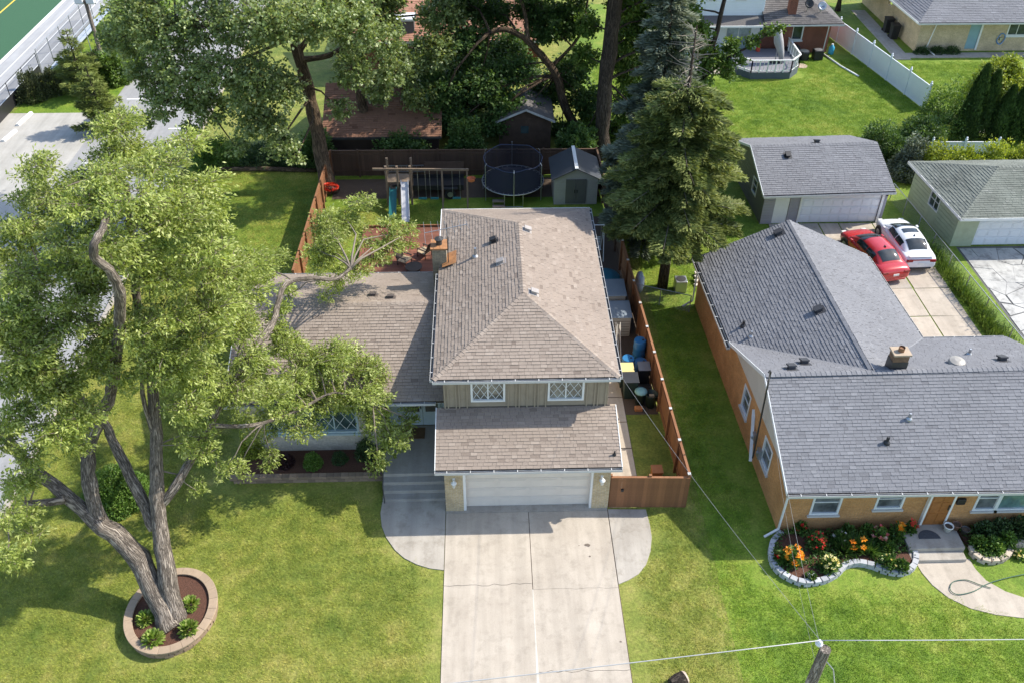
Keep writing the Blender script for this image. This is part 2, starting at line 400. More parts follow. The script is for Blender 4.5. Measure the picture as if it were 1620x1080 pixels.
def window(parent, o, r, w, h, cols=1, rows=1, lattice=False, frame=None, glass=None, fw_=.06, depth=.07, sill=None, proud=.025, name='window'):
    """window filling an opening: frame bars, one pane per light, sub-parts"""
    o, r = Vector(o), Vector(r).normalized(); n = r.cross(Vector((0,0,1))); z = Vector((0,0,1)); f = fw_
    mb = MB(); b = o-n*depth; d = n*(depth+proud)
    mb.obox(b, r*w, z*f, d); mb.obox(b+z*(h-f), r*w, z*f, d); mb.obox(b+z*f, r*f, z*(h-2*f), d); mb.obox(b+r*(w-f)+z*f, r*f, z*(h-2*f), d)
    cw = (w-2*f)/cols; rh = (h-2*f)/rows; d2 = n*(depth*.7)
    for i in range(1,cols): mb.obox(b+r*(f+cw*i-.025)+z*f, r*.05, z*(h-2*f), d2)
    for j in range(1,rows): mb.obox(b+z*(f+rh*j-.02)+r*f, r*(w-2*f), z*.04, d2)
    W = mb.build(name, frame or WHITE, parent)
    for i in range(cols):
        for j in range(rows):
            p0 = b+r*(f+cw*i)+z*(f+rh*j)
            MB().obox(p0+n*.012, r*cw, z*rh, n*.01).build('pane', glass or GLASS, W)
            if lattice:
                lb = MB(); k = 2
                t = .012
                for q in range(-k, 2*k):
                    for sg in (1,-1):
                        a0, a1 = Vector((0,0)), None
                        pts = []
                        for s_ in np.linspace(0,1,41):
                            x = (q*cw/k+s_*rh*(cw/rh)*1.0)*1.0; y = s_*rh
                            x = x if sg > 0 else cw-x
                            if 0 <= x <= cw: pts.append((x,y))
                        if len(pts) > 2: lb.bar(p0+r*pts[0][0]+z*pts[0][1]+n*.026, p0+r*pts[-1][0]+z*pts[-1][1]+n*.026, .018, .012, n)
                lb.build('lattice', TRIM, W)
    if sill: MB().obox(o-r*.06+z*-.09, r*(w+.12), z*.085, n*.09).build('sill', sill, W)
    return W
def gutter(parent, p, q, n, w=.11, h=.10, mat=None, brackets=1.0):
    p, q, n = Vector(p), Vector(q), Vector(n).normalized(); d = q-p; z = Vector((0,0,1)); mb = MB(); t = .012
    mb.obox(p, d, n*w, z*-t); mb.obox(p+n*(w-t), d, n*t, z*h); mb.obox(p+n*.001, d, n*t, z*h*.8)
    e = d.normalized()*t
    mb.obox(p+n*t, e, n*(w-2*t), z*h); mb.obox(q-e+n*t, e, n*(w-2*t), z*h)
    g = mb.build('gutter', mat or GUTW, parent)
    MB().obox(p+n*t+z*.02, d, n*(w-2*t), z*.012).build('gutter_debris', DARK, g)
    if brackets:
        k = int(d.length/brackets)
        for i in range(k+1):
            a = p+d*((i+.5)/(k+1)); MB().obox(a+z*h, d.normalized()*.03, n*w, z*.012).build('hanger', GUTW, g)
    return g
def downspout(parent, pts, mat=None, w=.08):
    mb = MB()
    for a, b in zip(pts, pts[1:]): mb.bar(a, b, w, w*.75)
    return mb.build('downspout', mat or WHITE, parent)
def roof_vent(parent, pts, x, y, mat=None, s=.28, h=.16, dark=False):
    """box vent standing on the roof plane through pts at x, y"""
    P, n, u, v = roof_frame(pts); z = P[0].z-(n.x*(x-P[0].x)+n.y*(y-P[0].y))/n.z; c = Vector((x,y,z))
    mb = MB(); mb.obox(c-u*s*.4-v*s*.4, u*s*.8, v*s*.8, n*h*.7); mb.obox(c-u*s/2-v*s*.62+n*h*.7, u*s, v*s*1.15, n*h*.3)
    mb.obox(c-u*s*.75-v*s*.8+n*.022, u*s*1.5, v*s*1.6, n*.006)
    return mb.build('roof_vent', mat or PM('roof_vent_metal',(.34,.31,.29),.5,.15), parent, bevel=.01)
def zon(pts, x, y):
    P, n, u, v = roof_frame(pts); return P[0].z-(n.x*(x-P[0].x)+n.y*(y-P[0].y))/n.z
def vent_pipe(parent, pts, x, y, r=.06, h=.35, mat=None):
    z = zon(pts, x, y); mb = MB(); mb.tube([(x,y,z-.05),(x,y,z+h)], r, 12, False); mb.tube([(x,y,z+h-.02),(x,y,z+h)], r*.8, 12)
    mb.lathe([(r*2.2,-.02),(r*2.0,.05),(r,.12)], (x,y,z), 12)
    return mb.build('vent_pipe', mat or STEEL, parent, smooth=False)
def garage_door(parent, o, r, w, h, rows, cols, mat, frame=None, depth=.12):
    o, r = Vector(o), Vector(r).normalized(); n = r.cross(Vector((0,0,1))); z = Vector((0,0,1))
    b = o-n*depth; mb = MB(); rh = h/rows
    for j in range(rows): mb.obox(b+z*(j*rh+.006), r*w, z*(rh-.012), n*.045)
    g = mb.build('garage_door', mat, parent, bevel=.006)
    cw = w/cols; pm = MB(); a = .07
    pm.obox((0,0,0),(cw-2*a,0,0),(0,0,rh-2*a*.9),(0,-.012,0)); pm.obox((.05,-.012,.05),(cw-2*a-.1,0,0),(0,0,rh-2*a*.9-.1),(0,-.012,0))
    me = pm.mesh('panel'); me.materials.append(mat); ang = math.atan2(r.y, r.x)
    for j in range(rows):
        for i in range(cols):
            ob = bpy.data.objects.new('panel', me); COL.objects.link(ob)
            ob.matrix_basis = Matrix.Translation(b+n*.045+r*(cw*i+a)+z*(rh*j+a*.9)) @ Matrix.Rotation(ang,4,'Z'); attach(ob, g)
    return g

# ------------------------------------------------------------------ the setting
def sheet(name, pts, z, mat, label=None):
    mb = MB(); P = [(p[0],p[1]) for p in pts]
    if sum(P[i][0]*P[(i+1)%len(P)][1]-P[(i+1)%len(P)][0]*P[i][1] for i in range(len(P))) < 0: P = P[::-1]
    mb.add([(x,y,z) for x,y in P], [list(range(len(P)))]); return struct(mb.build(name, mat), label)
def rect(x0,x1,y0,y1): return [(x0,y0),(x1,y0),(x1,y1),(x0,y1)]
sheet('ground', rect(-300,300,-150,400), -.03, GRASS)
sheet('front_lawn', rect(-18.7,8.35,-12,40), 0, GRASS, 'yellow green mown lawn round the driveway')
sheet('back_lawn', rect(-18.7,7.3,40,52.5), 0, GRASS2, 'shaded back lawn inside the brown fence')
sheet('neighbour_lawn', rect(8.35,60,-12,42), -.002, GRASS2, 'rich green lawn in front of the orange brick house')
sheet('far_lawn', rect(7.3,60,42,82), -.002, GRASS2, 'sunlit lawn behind the grey garage')
ASPH = concrete_mat('old_asphalt', (.27,.27,.27), (.34,.335,.33), (.2,.2,.2), .5)
GRAV = concrete_mat('pale_gravel', (.36,.345,.31), (.45,.43,.39), (.3,.27,.22), .45, 18)
TRACKM = concrete_mat('track_surface', (.33,.33,.335), (.39,.39,.39), (.25,.25,.25), .2)
TURF = PM('artificial_turf', (.032,.10,.045), .9, .12, 6, .3, 80)
sheet('street', rect(-26.4,-19.25,-40,160), .004, ASPH, 'pale grey asphalt side street')
sheet('gravel_lot', rect(-33.2,-26.4,20,60.6), .006, GRAV, 'pale gravel parking lot beside the street')
sheet('verge', rect(-32.8,-26.4,60.6,120), .008, GRASS2, 'grass verge below the junipers')
sheet('running_track', rect(-37.3,-33.2,20,160), .004, TRACKM, 'grey running track')
sheet('sports_field', rect(-120,-37.3,20,200), .008, TURF, 'green artificial turf sports field')
PAINT = PM('road_paint', (.78,.78,.76), .6, .1)
YPAINT = PM('yellow_paint', (.75,.5,.05), .6, .1)
for x in (-34.2,-35.2,-36.2): struct(MB().box(x-.03,x+.03,20,160,.006,.010).build('lane_line', PAINT))
struct(MB().box(-37.42,-37.15,20,160,.0,.03).build('track_kerb', WHITE))
struct(MB().box(-41.75,-41.6,20,200,.010,.014).build('field_line', YPAINT))
for y in (50,53.2,56.4,59.6,62.8,66,69.2,72.4): struct(MB().box(-25.6,-23.2,y-.06,y+.06,.006,.010).build('parking_line', PAINT))
for y in (51.6,54.8,58,61.2,64.4): struct(MB().box(-21.4,-19.3,y-.06,y+.06,.006,.010).build('parking_line', PAINT))
kerb = MB(); y = -20
while y < 120: kerb.box(-19.25,-19.0,y,y+2.98,-.03,.13); y += 3
struct(kerb.build('kerb', CONC2, bevel=.02), 'concrete kerb along the side street')

# driveway slabs (pieces of the driveway)
drv = struct(MB().box(-1.75,4.65,-10,23.9,-.02,.006).build('driveway', EARTH), 'pale concrete driveway')
def jag(x0,x1,y,seed,amp=.05,n=14):
    r_ = random.Random(seed); return [(x0+(x1-x0)*i/n, y+(r_.uniform(-amp,amp) if 0<i<n else 0)) for i in range(n+1)]
xm = 1.5
ycr = 20.45
cr = jag(-1.74,xm-.012,ycr,3); cr2 = jag(xm+.012,4.62,ycr-.25,5,.03); cr3 = jag(xm+.012,4.62,16.9,8,.05)
gp = .009
def piece(poly, mat=CONC, z=.03): 
    return MB().prism(poly, -.02, z).build('slab', mat, drv)
piece([(x,y+gp) for x,y in cr]+[(xm-.012,23.85),(-1.74,23.85)])
piece([(-1.74,-10),(xm-.012,-10)]+[(x,y-gp) for x,y in cr][::-1])
piece([(x,y+gp*.5) for x,y in cr2]+[(4.62,23.85),(xm+.012,23.85)], CONC, .027)
piece([(x,y+gp) for x,y in cr3]+[(x,y-gp*.5) for x,y in cr2][::-1], CONC, .027)
piece([(xm+.012,-10),(4.62,-10)]+[(x,y-gp) for x,y in cr3][::-1], CONC, .03)
seal = concrete_mat('joint_sealant', (.5,.47,.41), (.58,.55,.48))
sm = MB(); r_ = random.Random(4); ys = np.linspace(11,20.2,26); L_ = []; R_ = []
for y in ys: w = .025+.08*max(0,(19-y)/5)*r_.uniform(.6,1.3); L_.append((xm-w*.7,y)); R_.append((xm+w*.5,y))
for i in range(25): sm.add([(*L_[i],.0345),(*R_[i],.0345),(*R_[i+1],.0345),(*L_[i+1],.0345)],[(0,1,2,3)])
sm.build('joint_sealant', seal, drv)
# flared aprons
apl = [(-1.765,24.52),(-4.3,24.52)]+[tuple(at(x,y)[:2]) for x,y in ((602,812),(604,832),(611,850),(625,870),(640,883),(660,893),(680,899))]+[(-1.765,21.15)]
piece(apl, CONC2, .034)
apr = [(4.65,23.9),(6.15,23.85)]+[tuple(at(x,y)[:2]) for x,y in ((1028,830),(1031,850),(1029,872),(1022,893),(1010,908),(995,917))]+[(4.65,20.35)]
piece(apr, CONC2, .034)
piece(rect(-1.74,4.62,23.86,24.45), CONC2, .05)
STAIN = PM('oil_stain',(.14,.11,.085),.7,.3)
for i,(px,py,r) in enumerate(((929,862,.12),(933,880,.05),(916,863,.03),(982,1015,.05))):
    p = at(px,py); rr = random.Random(i); pl = [(p.x+r*rr.uniform(.5,1.1)*math.cos(a), p.y+r*.8*rr.uniform(.4,1.1)*math.sin(a)) for a in np.linspace(0,2*math.pi,11)[:-1]]
    MB().prism(pl, .0352,.0358).build('oil_stain', STAIN, drv)
# side walk strip inside the fence
swk = struct(MB().box(4.72,6.05,24.0,37.5,-.02,.006).build('side_path', EARTH), 'narrow concrete path along the house side')
for i in range(8): MB().box(4.74,6.03,24.05+i*1.6,25.6+i*1.6,-.02,.03).build('slab', CONC, swk)
sheet('side_yard', rect(6.05,7.5,29.3,46), .004, EARTH, 'bare shaded earth along the fence')
sheet('mulch_yard', rect(-9.2,6.9,48.3,50.7), .006, EARTH, 'bare earth along the back fence')
# ------------------------------------------------------------------ main split level house
SH1 = shingle_mat('brown_shingles', (.205,.162,.132), (.298,.243,.2), (.36,.30,.25))
UNDER = PM('roof_underlay', (.07,.055,.048), .9, .2)
BR1 = brick_mat('buff_brick', (.50,.39,.23), (.42,.32,.18), (.46,.42,.35))
BR1b = brick_mat('pale_stone_brick', (.52,.47,.40), (.44,.40,.34), (.42,.39,.35), .3, .1)
SID1 = PM('tan_siding', (.30,.25,.185), .65, .12, 3, .15, 50, dirt=((.12,.09,.06),.35))
BLUEG = PM('blue_grey_paint', (.36,.45,.50), .5, .08)
GDOOR = PM('almond_door', (.66,.60,.53), .5, .05)
H = thing('split_level_house', 'split level house with brown shingle roofs, tan upper siding and wide garage door', 'house', (1.4,31,0))
X0, X1 = -1.74, 4.64
wall(H, (X0,23.95,0), (1,0,0), X1-X0, 2.85, [(.70,5.72,0,2.2)], BR1, .25, 'garage_wall')
MB().box(-1.04,-.94,23.97,24.2,0,2.2).box(3.90,3.98,23.97,24.2,0,2.2).box(-1.04,3.98,23.97,24.2,2.14,2.2).build('door_trim', WHITE, H)
garage_door(H, (-.96,24.22,.03), (1,0,0), 4.87, 2.12, 4, 4, GDOOR, depth=.02)
wall(H, (X1,23.95,0), (0,1,0), 14.05, 2.85, [], BR1, .22, 'wall')
wall(H, (X0,38,0), (0,-1,0), 14.05, 2.85, [], BR1, .22, 'wall')
wall(H, (X1,38,0), (-1,0,0), X1-X0, 5.2, [], SID1, .2, 'wall')
YF = 26.2
wall(H, (X0,YF,2.85), (1,0,0), X1-X0, 2.35, [(1.05,2.38,.98,2.12),(4.02,5.43,.98,2.12)], SID1, .2, 'upper_wall')
wall(H, (X1,YF,2.85), (0,1,0), 11.8, 2.35, [], SID1, .2, 'upper_wall'); wall(H, (X0,38,2.85), (0,-1,0), 11.8, 2.35, [], SID1, .2, 'upper_wall')
for a, w in ((1.05,1.33),(4.02,1.41)):
    window(H, (X0+a,YF,2.85+.98), (1,0,0), w, 1.14, 2, 1, True, WHITE, glass_mat('curtained_glass',(.16,.15,.12),.12), .08, .07, None, .05)
bt = MB(); bt.box(0,.05,-.045,0,0,2.3); bme = bt.mesh('batten'); bme.materials.append(SID1)
x = X0+.02; k = 0
while x < X1-.04:
    if not any(X0+a-.08 < x < X0+b+.05 for a, b in ((1.05,2.38),(4.02,5.43))):
        ob = bpy.data.objects.new('batten', bme); COL.objects.link(ob); ob.location = (x,YF,2.88); attach(ob, H)
    x += (.13,.3,.13,.3,.3)[k%5]; k += 1
# lower garage roof
ZL = 2.74
low = [(-2.03,23.62,ZL),(4.95,23.62,ZL),(4.95,YF,3.5),(-2.03,YF,3.5)]
r1 = MB().slab(low, (0,0,-.11)).build('roof', UNDER, H)
mb = MB(); shingle_plane(mb, low, seed=1, single=(r1, SH1), limit=300)
s_ = mb.build('shingles', SH1, r1); s_['kind'] = 'stuff'
MB().box(X0,X1,23.72,24.2,ZL-.16,ZL-.12).build('soffit', WHITE, H)
gutter(H, (-2.06,23.60,ZL-.13), (4.98,23.60,ZL-.13), (0,-1,0))
MB().obox((4.955,23.6,ZL-.14),(0,2.6,.766),(.03,0,0),(0,0,.17)).build('rake_board', WHITE, H); MB().obox((-2.035,23.6,ZL-.14),(0,2.6,.766),(-.03,0,0),(0,0,.17)).build('rake_board', WHITE, H)
MB().box(X0-.1,X1+.1,YF-.03,YF-.004,3.48,3.56).build('flashing', PM('brown_flashing',(.09,.075,.065),.6,.2), H)
# upper hip roof
ex0, ex1, ey0, ey1, ze, zr = -2.08, 4.96, 25.93, 38.22, 5.2, 6.6
ra, rb = (1.44,29.45,zr), (1.44,34.7,zr)
U = {'f':[(ex0,ey0,ze),(ex1,ey0,ze),ra], 'b':[(ex1,ey1,ze),(ex0,ey1,ze),rb], 'l':[(ex0,ey1,ze),(ex0,ey0,ze),ra,rb], 'r':[(ex1,ey0,ze),(ex1,ey1,ze),rb,ra]}
r2 = MB()
for k in U: r2.slab(U[k], (0,0,-.1))
r2 = r2.build('roof', UNDER, H); mb = MB()
for i,k in enumerate('fblr'): shingle_plane(mb, U[k], seed=10+i)
s_ = mb.build('shingles', SH1, r2); s_['kind'] = 'stuff'
ridge_caps(r2, SH1, ra, rb); 
for c in ((ex0,ey0),(ex1,ey0),(ex0,ey1),(ex1,ey1)): ridge_caps(r2, SH1, (c[0],c[1],ze+.01), ra if c[1] < 30 else rb)
MB().box(ex0+.05,ex1-.05,ey0+.05,ey1-.05,ze-.13,ze-.105).build('soffit', WHITE, H)
gutter(H, (ex0-.03,ey0-.02,ze-.12), (ex1+.03,ey0-.02,ze-.12), (0,-1,0))
gutter(H, (ex1+.02,ey0,ze-.12), (ex1+.02,ey1,ze-.12), (1,0,0), brackets=.8); gutter(H, (ex0-.02,ey0,ze-.12), (ex0-.02,32.9,ze-.12), (-1,0,0), brackets=.9)
MB().box(ex0-.05,ex1+.05,ey1+.002,ey1+.03,ze-.14,ze+.03).box(ex0-.05,ex0-.015,33.9,ey1,ze-.14,ze+.03).build('fascia', WHITE, H)
roof_vent(H, U['r'], 1.78, 34.3); roof_vent(H, U['l'], .35, 33.9, BLACK, .26, .2); roof_vent(H, U['l'], .62, 32.1); roof_vent(H, U['r'], 1.85, 29.65)
vent_pipe(H, U['l'], -.48, 33.2, .07, .45); vent_pipe(H, low, 4.72, 24.1, .035, .2, BLACK)
# left wing
yw0, ywr, yw1, zw, zwr, xw0 = 26.83, 31.25, 35.7, 3.3, 4.9, -10.45
wf = [(xw0,yw0,zw),(X0-.01,yw0,zw),(X0-.01,ywr,zwr),(xw0,ywr,zwr)]; wb = [(X0-.01,yw1,zw),(xw0,yw1,zw),(xw0,ywr,zwr),(X0-.01,ywr,zwr)]
r3 = MB().slab(wf,(0,0,-.1)).slab(wb,(0,0,-.1)).build('roof', UNDER, H); mb = MB()
shingle_plane(mb, wf, seed=21); shingle_plane(mb, wb, seed=22); s_ = mb.build('shingles', SH1, r3); s_['kind'] = 'stuff'
ridge_caps(r3, SH1, (xw0,ywr,zwr), (X0-.05,ywr,zwr))
gutter(H, (xw0,yw0-.02,zw-.12), (ex0-.02,yw0-.02,zw-.12), (0,-1,0)); gutter(H, (xw0,yw1+.02,zw-.12), (X0,yw1+.02,zw-.12), (0,1,0))
MB().obox((xw0-.03,yw0,zw-.12),(0,ywr-yw0,zwr-zw),(.028,0,0),(0,0,.15)).build('rake_board', WHITE, H); MB().obox((xw0-.03,yw1,zw-.12),(0,ywr-yw1,zwr-zw),(.028,0,0),(0,0,.15)).build('rake_board', WHITE, H)
MB().box(xw0+.05,X0,yw0+.02,28.2,zw-.135,zw-.11).build('soffit', WHITE, H)
wx0 = -10.1
wall(H, (wx0,27.25,0), (1,0,0), -4.4-wx0, 3.2, [(.95,4.75,1.25,2.85)], BR1b, .25, 'wall')
W_ = window(H, (wx0+.95,27.25,1.25), (1,0,0), 3.8, 1.6, 4, 1, True, BLUEG, glass_mat('blue_glass',(.05,.085,.09),.05), .09, .12, BLUEG, .03)
wall(H, (-4.4,27.25,0), (0,1,0), 1.0, 3.2, [], BR1b, .2, 'wall')
wall(H, (-4.2,28.2,.7), (1,0,0), 2.45, 2.5, [(.65,2.2,0,2.1)], BLUEG, .2, 'entry_wall')
wall(H, (wx0,35.4,0), (0,-1,0), 8.15, 3.2, [], BR1b, .2, 'wall', gable=[(0,3.2),(8.15,3.2),(4.15,4.78)])
wall(H, (X0,35.4,0), (-1,0,0), -X0+wx0+.0 if False else 8.36, 3.2, [(1.2,3.4,.6,2.7)], BR1b, .2, 'wall')
window(H, (X0-1.2,35.4,.6), (-1,0,0), 2.2, 2.1, 2)
for i in range(2):
    dx = -3.55+i*.775; d = MB(); z0 = .72
    d.box(dx,dx+.765,28.16,28.21,z0,z0+.75).box(dx,dx+.765,28.16,28.21,z0+1.85,z0+2.08).box(dx,dx+.12,28.16,28.21,z0+.75,z0+1.85).box(dx+.645,dx+.765,28.16,28.21,z0+.75,z0+1.85)
    D = d.build('front_door', BLUEG, H, bevel=.008)
    MB().box(dx+.12,dx+.645,28.18,28.19,z0+.75,z0+1.85).build('pane', glass_mat('door_glass',(.08,.08,.07),.1), D)
    if i == 0: MB().box(dx+.69,dx+.73,28.12,28.16,z0+.95,z0+1.15).build('handle', BLACK, D)
roof_vent(H, wb, -4.93, 32.2, PM('brown_vent',(.1,.08,.07),.6,.2), .3, .14); roof_vent(H, wb, -4.13, 31.85, PM('brown_vent',(.1,.08,.07),.6,.2), .3, .14)
# chimney
BRC = brick_mat('chimney_stone', (.36,.31,.22), (.29,.25,.18), (.24,.22,.18), .24, .09, .5)
ch = MB().box(-2.36,X0-.002,33.4,34.05,0,6.1).build('chimney', BRC, H)
RUST = PM('rusty_sheet', (.36,.17,.07), .7, .4, 4)
MB().box(-2.42,X0+.06,33.34,34.11,6.1,6.17).build('chimney_cap', RUST, ch); MB().cyl((-2.05,33.72,6.17),.13,.22,14).lathe([(.2,.26),(.2,.29),(.02,.36)],(-2.05,33.72,6.17),14).build('flue', DARK, ch)
MB().obox((X0-.2,33.1,ze+.16),(.62,0,.245),(0,1.0,0),(0,0,.01)).build('flashing', RUST, ch)
# entrance steps
ST = thing('entrance_steps', 'grey concrete steps rising to the blue grey front door', 'steps', (-3,25,0))
stc = concrete_mat('step_concrete', (.3,.28,.25), (.38,.36,.33), k=.5)
for i in range(4): MB().box(-4.28,X0-.01,24.5+.3*i,28.18 if i == 3 else 24.5+.3*(i+1)+.02,-.02 if i == 0 else .175*i-.01,.175*(i+1)-.005*i).build('step', stc, ST, bevel=.015)
hr = MB(); hr.tube([(-4.2,24.45,.0),(-4.2,24.45,.95),(-4.2,25.6,1.6)], .022, 8).tube([(-4.2,25.6,.7),(-4.2,25.6,1.6)], .022, 8)
tag(hr.build('handrail', DARK), 'thin black handrail on the left edge of the entrance steps', 'handrail')
tag(MB().box(-3.7,-2.7,27.35,28.0,.703,.72).build('doormat', PM('brown_mat',(.12,.07,.03),.95,.3)), 'brown doormat in front of the blue grey front door', 'doormat')
# wall lanterns
LG = PM('lantern_glass',(.6,.6,.56),.2,.1)
def lantern(x, lab):
    t = thing('wall_lantern', lab, 'lantern', (x,23.8,1.75), group='lanterns beside the garage door')
    MB().box(x-.05,x+.05,23.93,23.948,1.62,1.95).bar((x,23.94,1.88),(x,23.8,1.92),.025).build('bracket', WHITE, t)
    MB().lathe([(.055,0),(.095,.2)],(x,23.8,1.62),8).build('glass', LG, t)
    MB().lathe([(.12,0),(.08,.06),(.03,.1),(.02,.15)],(x,23.8,1.82),10).build('cap', WHITE, t)
    MB().lathe([(.02,-.06),(.06,0)],(x,23.8,1.62),8).build('finial', WHITE, t)
lantern(-1.38,'white wall lantern left of the wide garage door'); lantern(4.3,'white wall lantern right of the wide garage door')
# TV antenna on the chimney
an = thing('television_antenna', 'bare metal television antenna strapped to the chimney', 'antenna', (-1.62,33.3,4.5))
MB().tube([(-1.66,33.32,4.9),(-1.66,33.32,7.4)], .022, 8).build('mast', DARK, an)
MB().bar((-2.6,33.0,7.2),(-.8,33.5,7.3),.025).build('boom', STEEL, an)
for i in range(7):
    f = i/6; c = Vector((-2.6,33,7.2)).lerp(Vector((-.8,33.5,7.3)), f); l = .85-.5*f
    MB().tube([c+Vector((.08,-l,.02)),c+Vector((-.08,l,.02))], .009, 5).build('rod', STEEL, an)
# planting bed in front of the wing
BLK = PM('retaining_block', (.28,.2,.14), .9, .2, 5, .4, 40, attr=.35)
pb = thing('planter_wall', 'low retaining wall of tan blocks edging the mulch bed below the lattice window', 'retaining wall', (-7.4,25.75,0))
bm_ = [MB().box(0,.29,0,.22,0,.145,c).mesh('block') for c in (.1,.5,.9)]
for m in bm_: m.materials.append(BLK)
for row in range(2):
    x = -10.4-(.15 if row else 0)
    while x < -4.5:
        ob = bpy.data.objects.new('block', random.choice(bm_)); COL.objects.link(ob); ob.location = (x,25.66+.02*row,.15*row); attach(ob, pb); x += .3
sheet('mulch_bed', rect(-10.4,-4.32,25.8,27.25), .24, MULCH, 'mulch bed in front of the lattice window')
# ------------------------------------------------------------------ orange brick house on the right
SH2 = shingle_mat('grey_shingles', (.15,.15,.16), (.195,.197,.21), (.235,.237,.25))
BR2 = brick_mat('orange_brick', (.56,.285,.105), (.48,.23,.08), (.42,.28,.16), .2, .07)
R = thing('orange_brick_house', 'low orange brick house with broad grey shingle roof and brown front door', 'house', (16,28,0))
eFL,eFR = (10.85,22.18,2.7),(22.95,22.10,2.7); rL,rR,rV = (10.72,26.5,4.7),(22.95,26.66,4.7),(14.98,26.56,4.7)
eRL,eRR = (10.60,30.95,2.7),(22.95,31.0,2.7); wBL,wBR,wRB = (10.34,37.6,2.7),(18.92,37.6,2.7),(14.66,37.72,4.7); vR = (19.2,31.0,2.7)
RP = {'front':[eFL,eFR,rR,rL], 'rl':[rL,rV,eRL], 'wl':[eRL,rV,wRB,wBL], 'wr':[vR,wBR,wRB,rV], 'rr':[rV,rR,eRR,vR]}
rf = MB()
for k in RP: rf.slab([Vector(p)-Vector((0,0,.07)) for p in RP[k]], (0,0,-.1))
rf = rf.build('roof', UNDER, R); mb = MB()
shingle_plane(mb, RP['front'], .26, .14, seed=31, single=(rf,SH2), limit=300)
for i,k in enumerate(('rl','wl','wr','rr')): shingle_plane(mb, RP[k], .26, .14, seed=32+i)
s_ = mb.build('shingles', SH2, rf); s_['kind'] = 'stuff'
ridge_caps(rf, SH2, rL, rR); ridge_caps(rf, SH2, wRB, rV)
VAL = PM('valley_flashing',(.2,.2,.21),.6,.1)
for a,b in ((eRL,rV),(vR,rV)): MB().bar(Vector(a)+Vector((0,0,.02)), Vector(b)+Vector((0,0,.02)), .12, .012).build('valley', VAL, rf)
gutter(R, (10.85,22.16,2.57), (22.95,22.08,2.57), (0,-1,0)); gutter(R, (10.58,30.6,2.57), (10.32,37.6,2.57), (-1,-.03,0), .16, .1, None, .9); gutter(R, (18.95,37.5,2.57), (19.2,31.1,2.57), (1,0,0)); gutter(R, (19.3,31.02,2.57), (22.9,31.02,2.57), (0,1,0))
MB().obox(Vector(eFL)+Vector((-.03,0,-.14)), Vector(rL)-Vector(eFL), (.028,0,0), (0,0,.16)).build('rake_board', TRIM, R)
MB().obox(Vector(eRL)+Vector((-.03,0,-.14)), Vector(rL)-Vector(eRL), (.028,0,0), (0,0,.16)).build('rake_board', TRIM, R)
wall(R, (11.1,22.65,0), (1,0,0), 11.6, 2.68, [(1.02,2.14,.95,2.25),(3.45,4.52,1.2,2.25),(5.45,6.35,.35,2.42),(7.3,11.0,1.0,2.3)], BR2, .25, 'wall')
SIL = PM('limestone_sill',(.5,.48,.45),.8,.1)
CURT = glass_mat('curtain_glass',(.1,.11,.115),.1)
window(R, (12.12,22.65,.95), (1,0,0), 1.12, 1.3, 1, 2, sill=SIL, glass=CURT, frame=TRIM, fw_=.08); window(R, (14.55,22.65,1.2), (1,0,0), 1.07, 1.05, 1, 2, sill=SIL, glass=CURT, frame=TRIM, fw_=.08); 
window(R, (18.4,22.65,1.0), (1,0,0), .9, 1.3, 1, 2, sill=SIL, glass=CURT, frame=TRIM, fw_=.08); window(R, (19.3,22.65,1.0), (1,0,0), 2.8, 1.3, 1, 1, sill=SIL, frame=TRIM, glass=glass_mat('teal_glass',(.08,.14,.14),.06))
BDOOR = PM('brown_door',(.30,.115,.028),.45,.25,6)
d = MB().box(16.58,17.42,22.52,22.57,.37,2.35).build('front_door', BDOOR, R)
for i in range(2):
    for j in range(3): MB().box(16.66+i*.38,16.96+i*.38,22.505,22.519,.5+j*.62,1.02+j*.62).build('panel', BDOOR, d)
MB().box(17.33,17.37,22.46,22.52,1.25,1.5).build('handle', DARK, d)
MB().box(16.5,16.58,22.5,22.72,.36,2.4).build('door_jamb', WHITE, R); MB().box(17.42,17.5,22.5,22.72,.36,2.4).build('door_jamb', WHITE, R)
MB().box(17.62,17.95,22.53,22.648,1.45,1.75).build('mailbox', BLACK, R, bevel=.03)
# left wall: brick with gable siding, then the wing
ld = Vector((11.1-10.6,22.65-37.35,0)); L = ld.length; ld.normalize()
wall(R, (10.6,37.35,0), ld, L, 2.62, [(8.6,9.55,1.0,2.25),(11.7,12.7,1.0,2.25)], BR2, .25, 'wall')
for a,w in ((8.6,.95),(11.7,1.0)): window(R, Vector((10.6,37.35,1.0))+ld*a, ld, w, 1.25, 1, 2, sill=SIL, frame=TRIM, glass=CURT, fw_=.08)
GS = PM('gable_siding',(.50,.47,.42),.6,.08)
gp = Vector((10.6,37.35,2.62)); zz = Vector((0,0,1)); nl = ld.cross(zz)
MB().slab([gp+ld*6.7-nl*.2, gp+ld*(L-.05)-nl*.2, gp+ld*10.85+zz*1.92-nl*.2], nl*.235).build('gable_siding', GS, R)
sb = MB()
for i in range(11):
    z = .16*i; a = 6.75+ (10.85-6.75)*z/1.92; b = L-.1-(L-.1-10.85)*z/1.92
    if b-a > .1: MB().obox(gp+ld*a+zz*(z+.01)+nl*.036, ld*(b-a), zz*.15, nl*.014).build('siding_board', GS, R)
wall(R, (22.7,22.65,0), (0,1,0), 8.1, 2.62, [], BR2, .2, 'wall'); wall(R, (18.6,37.35,0), (-1,0,0), 8.0, 2.62, [], BR2, .2, 'wall', gable=[(0,2.62),(8.0,2.62),(4.0,4.5)])
wall(R, (18.7,30.75,0), (0,1,0), 6.6, 2.62, [(2.5,3.5,1,2.2)], BR2, .2, 'wall'); wall(R, (22.7,30.75,0), (-1,0,0), 4.0, 2.62, [], BR2, .2, 'wall')
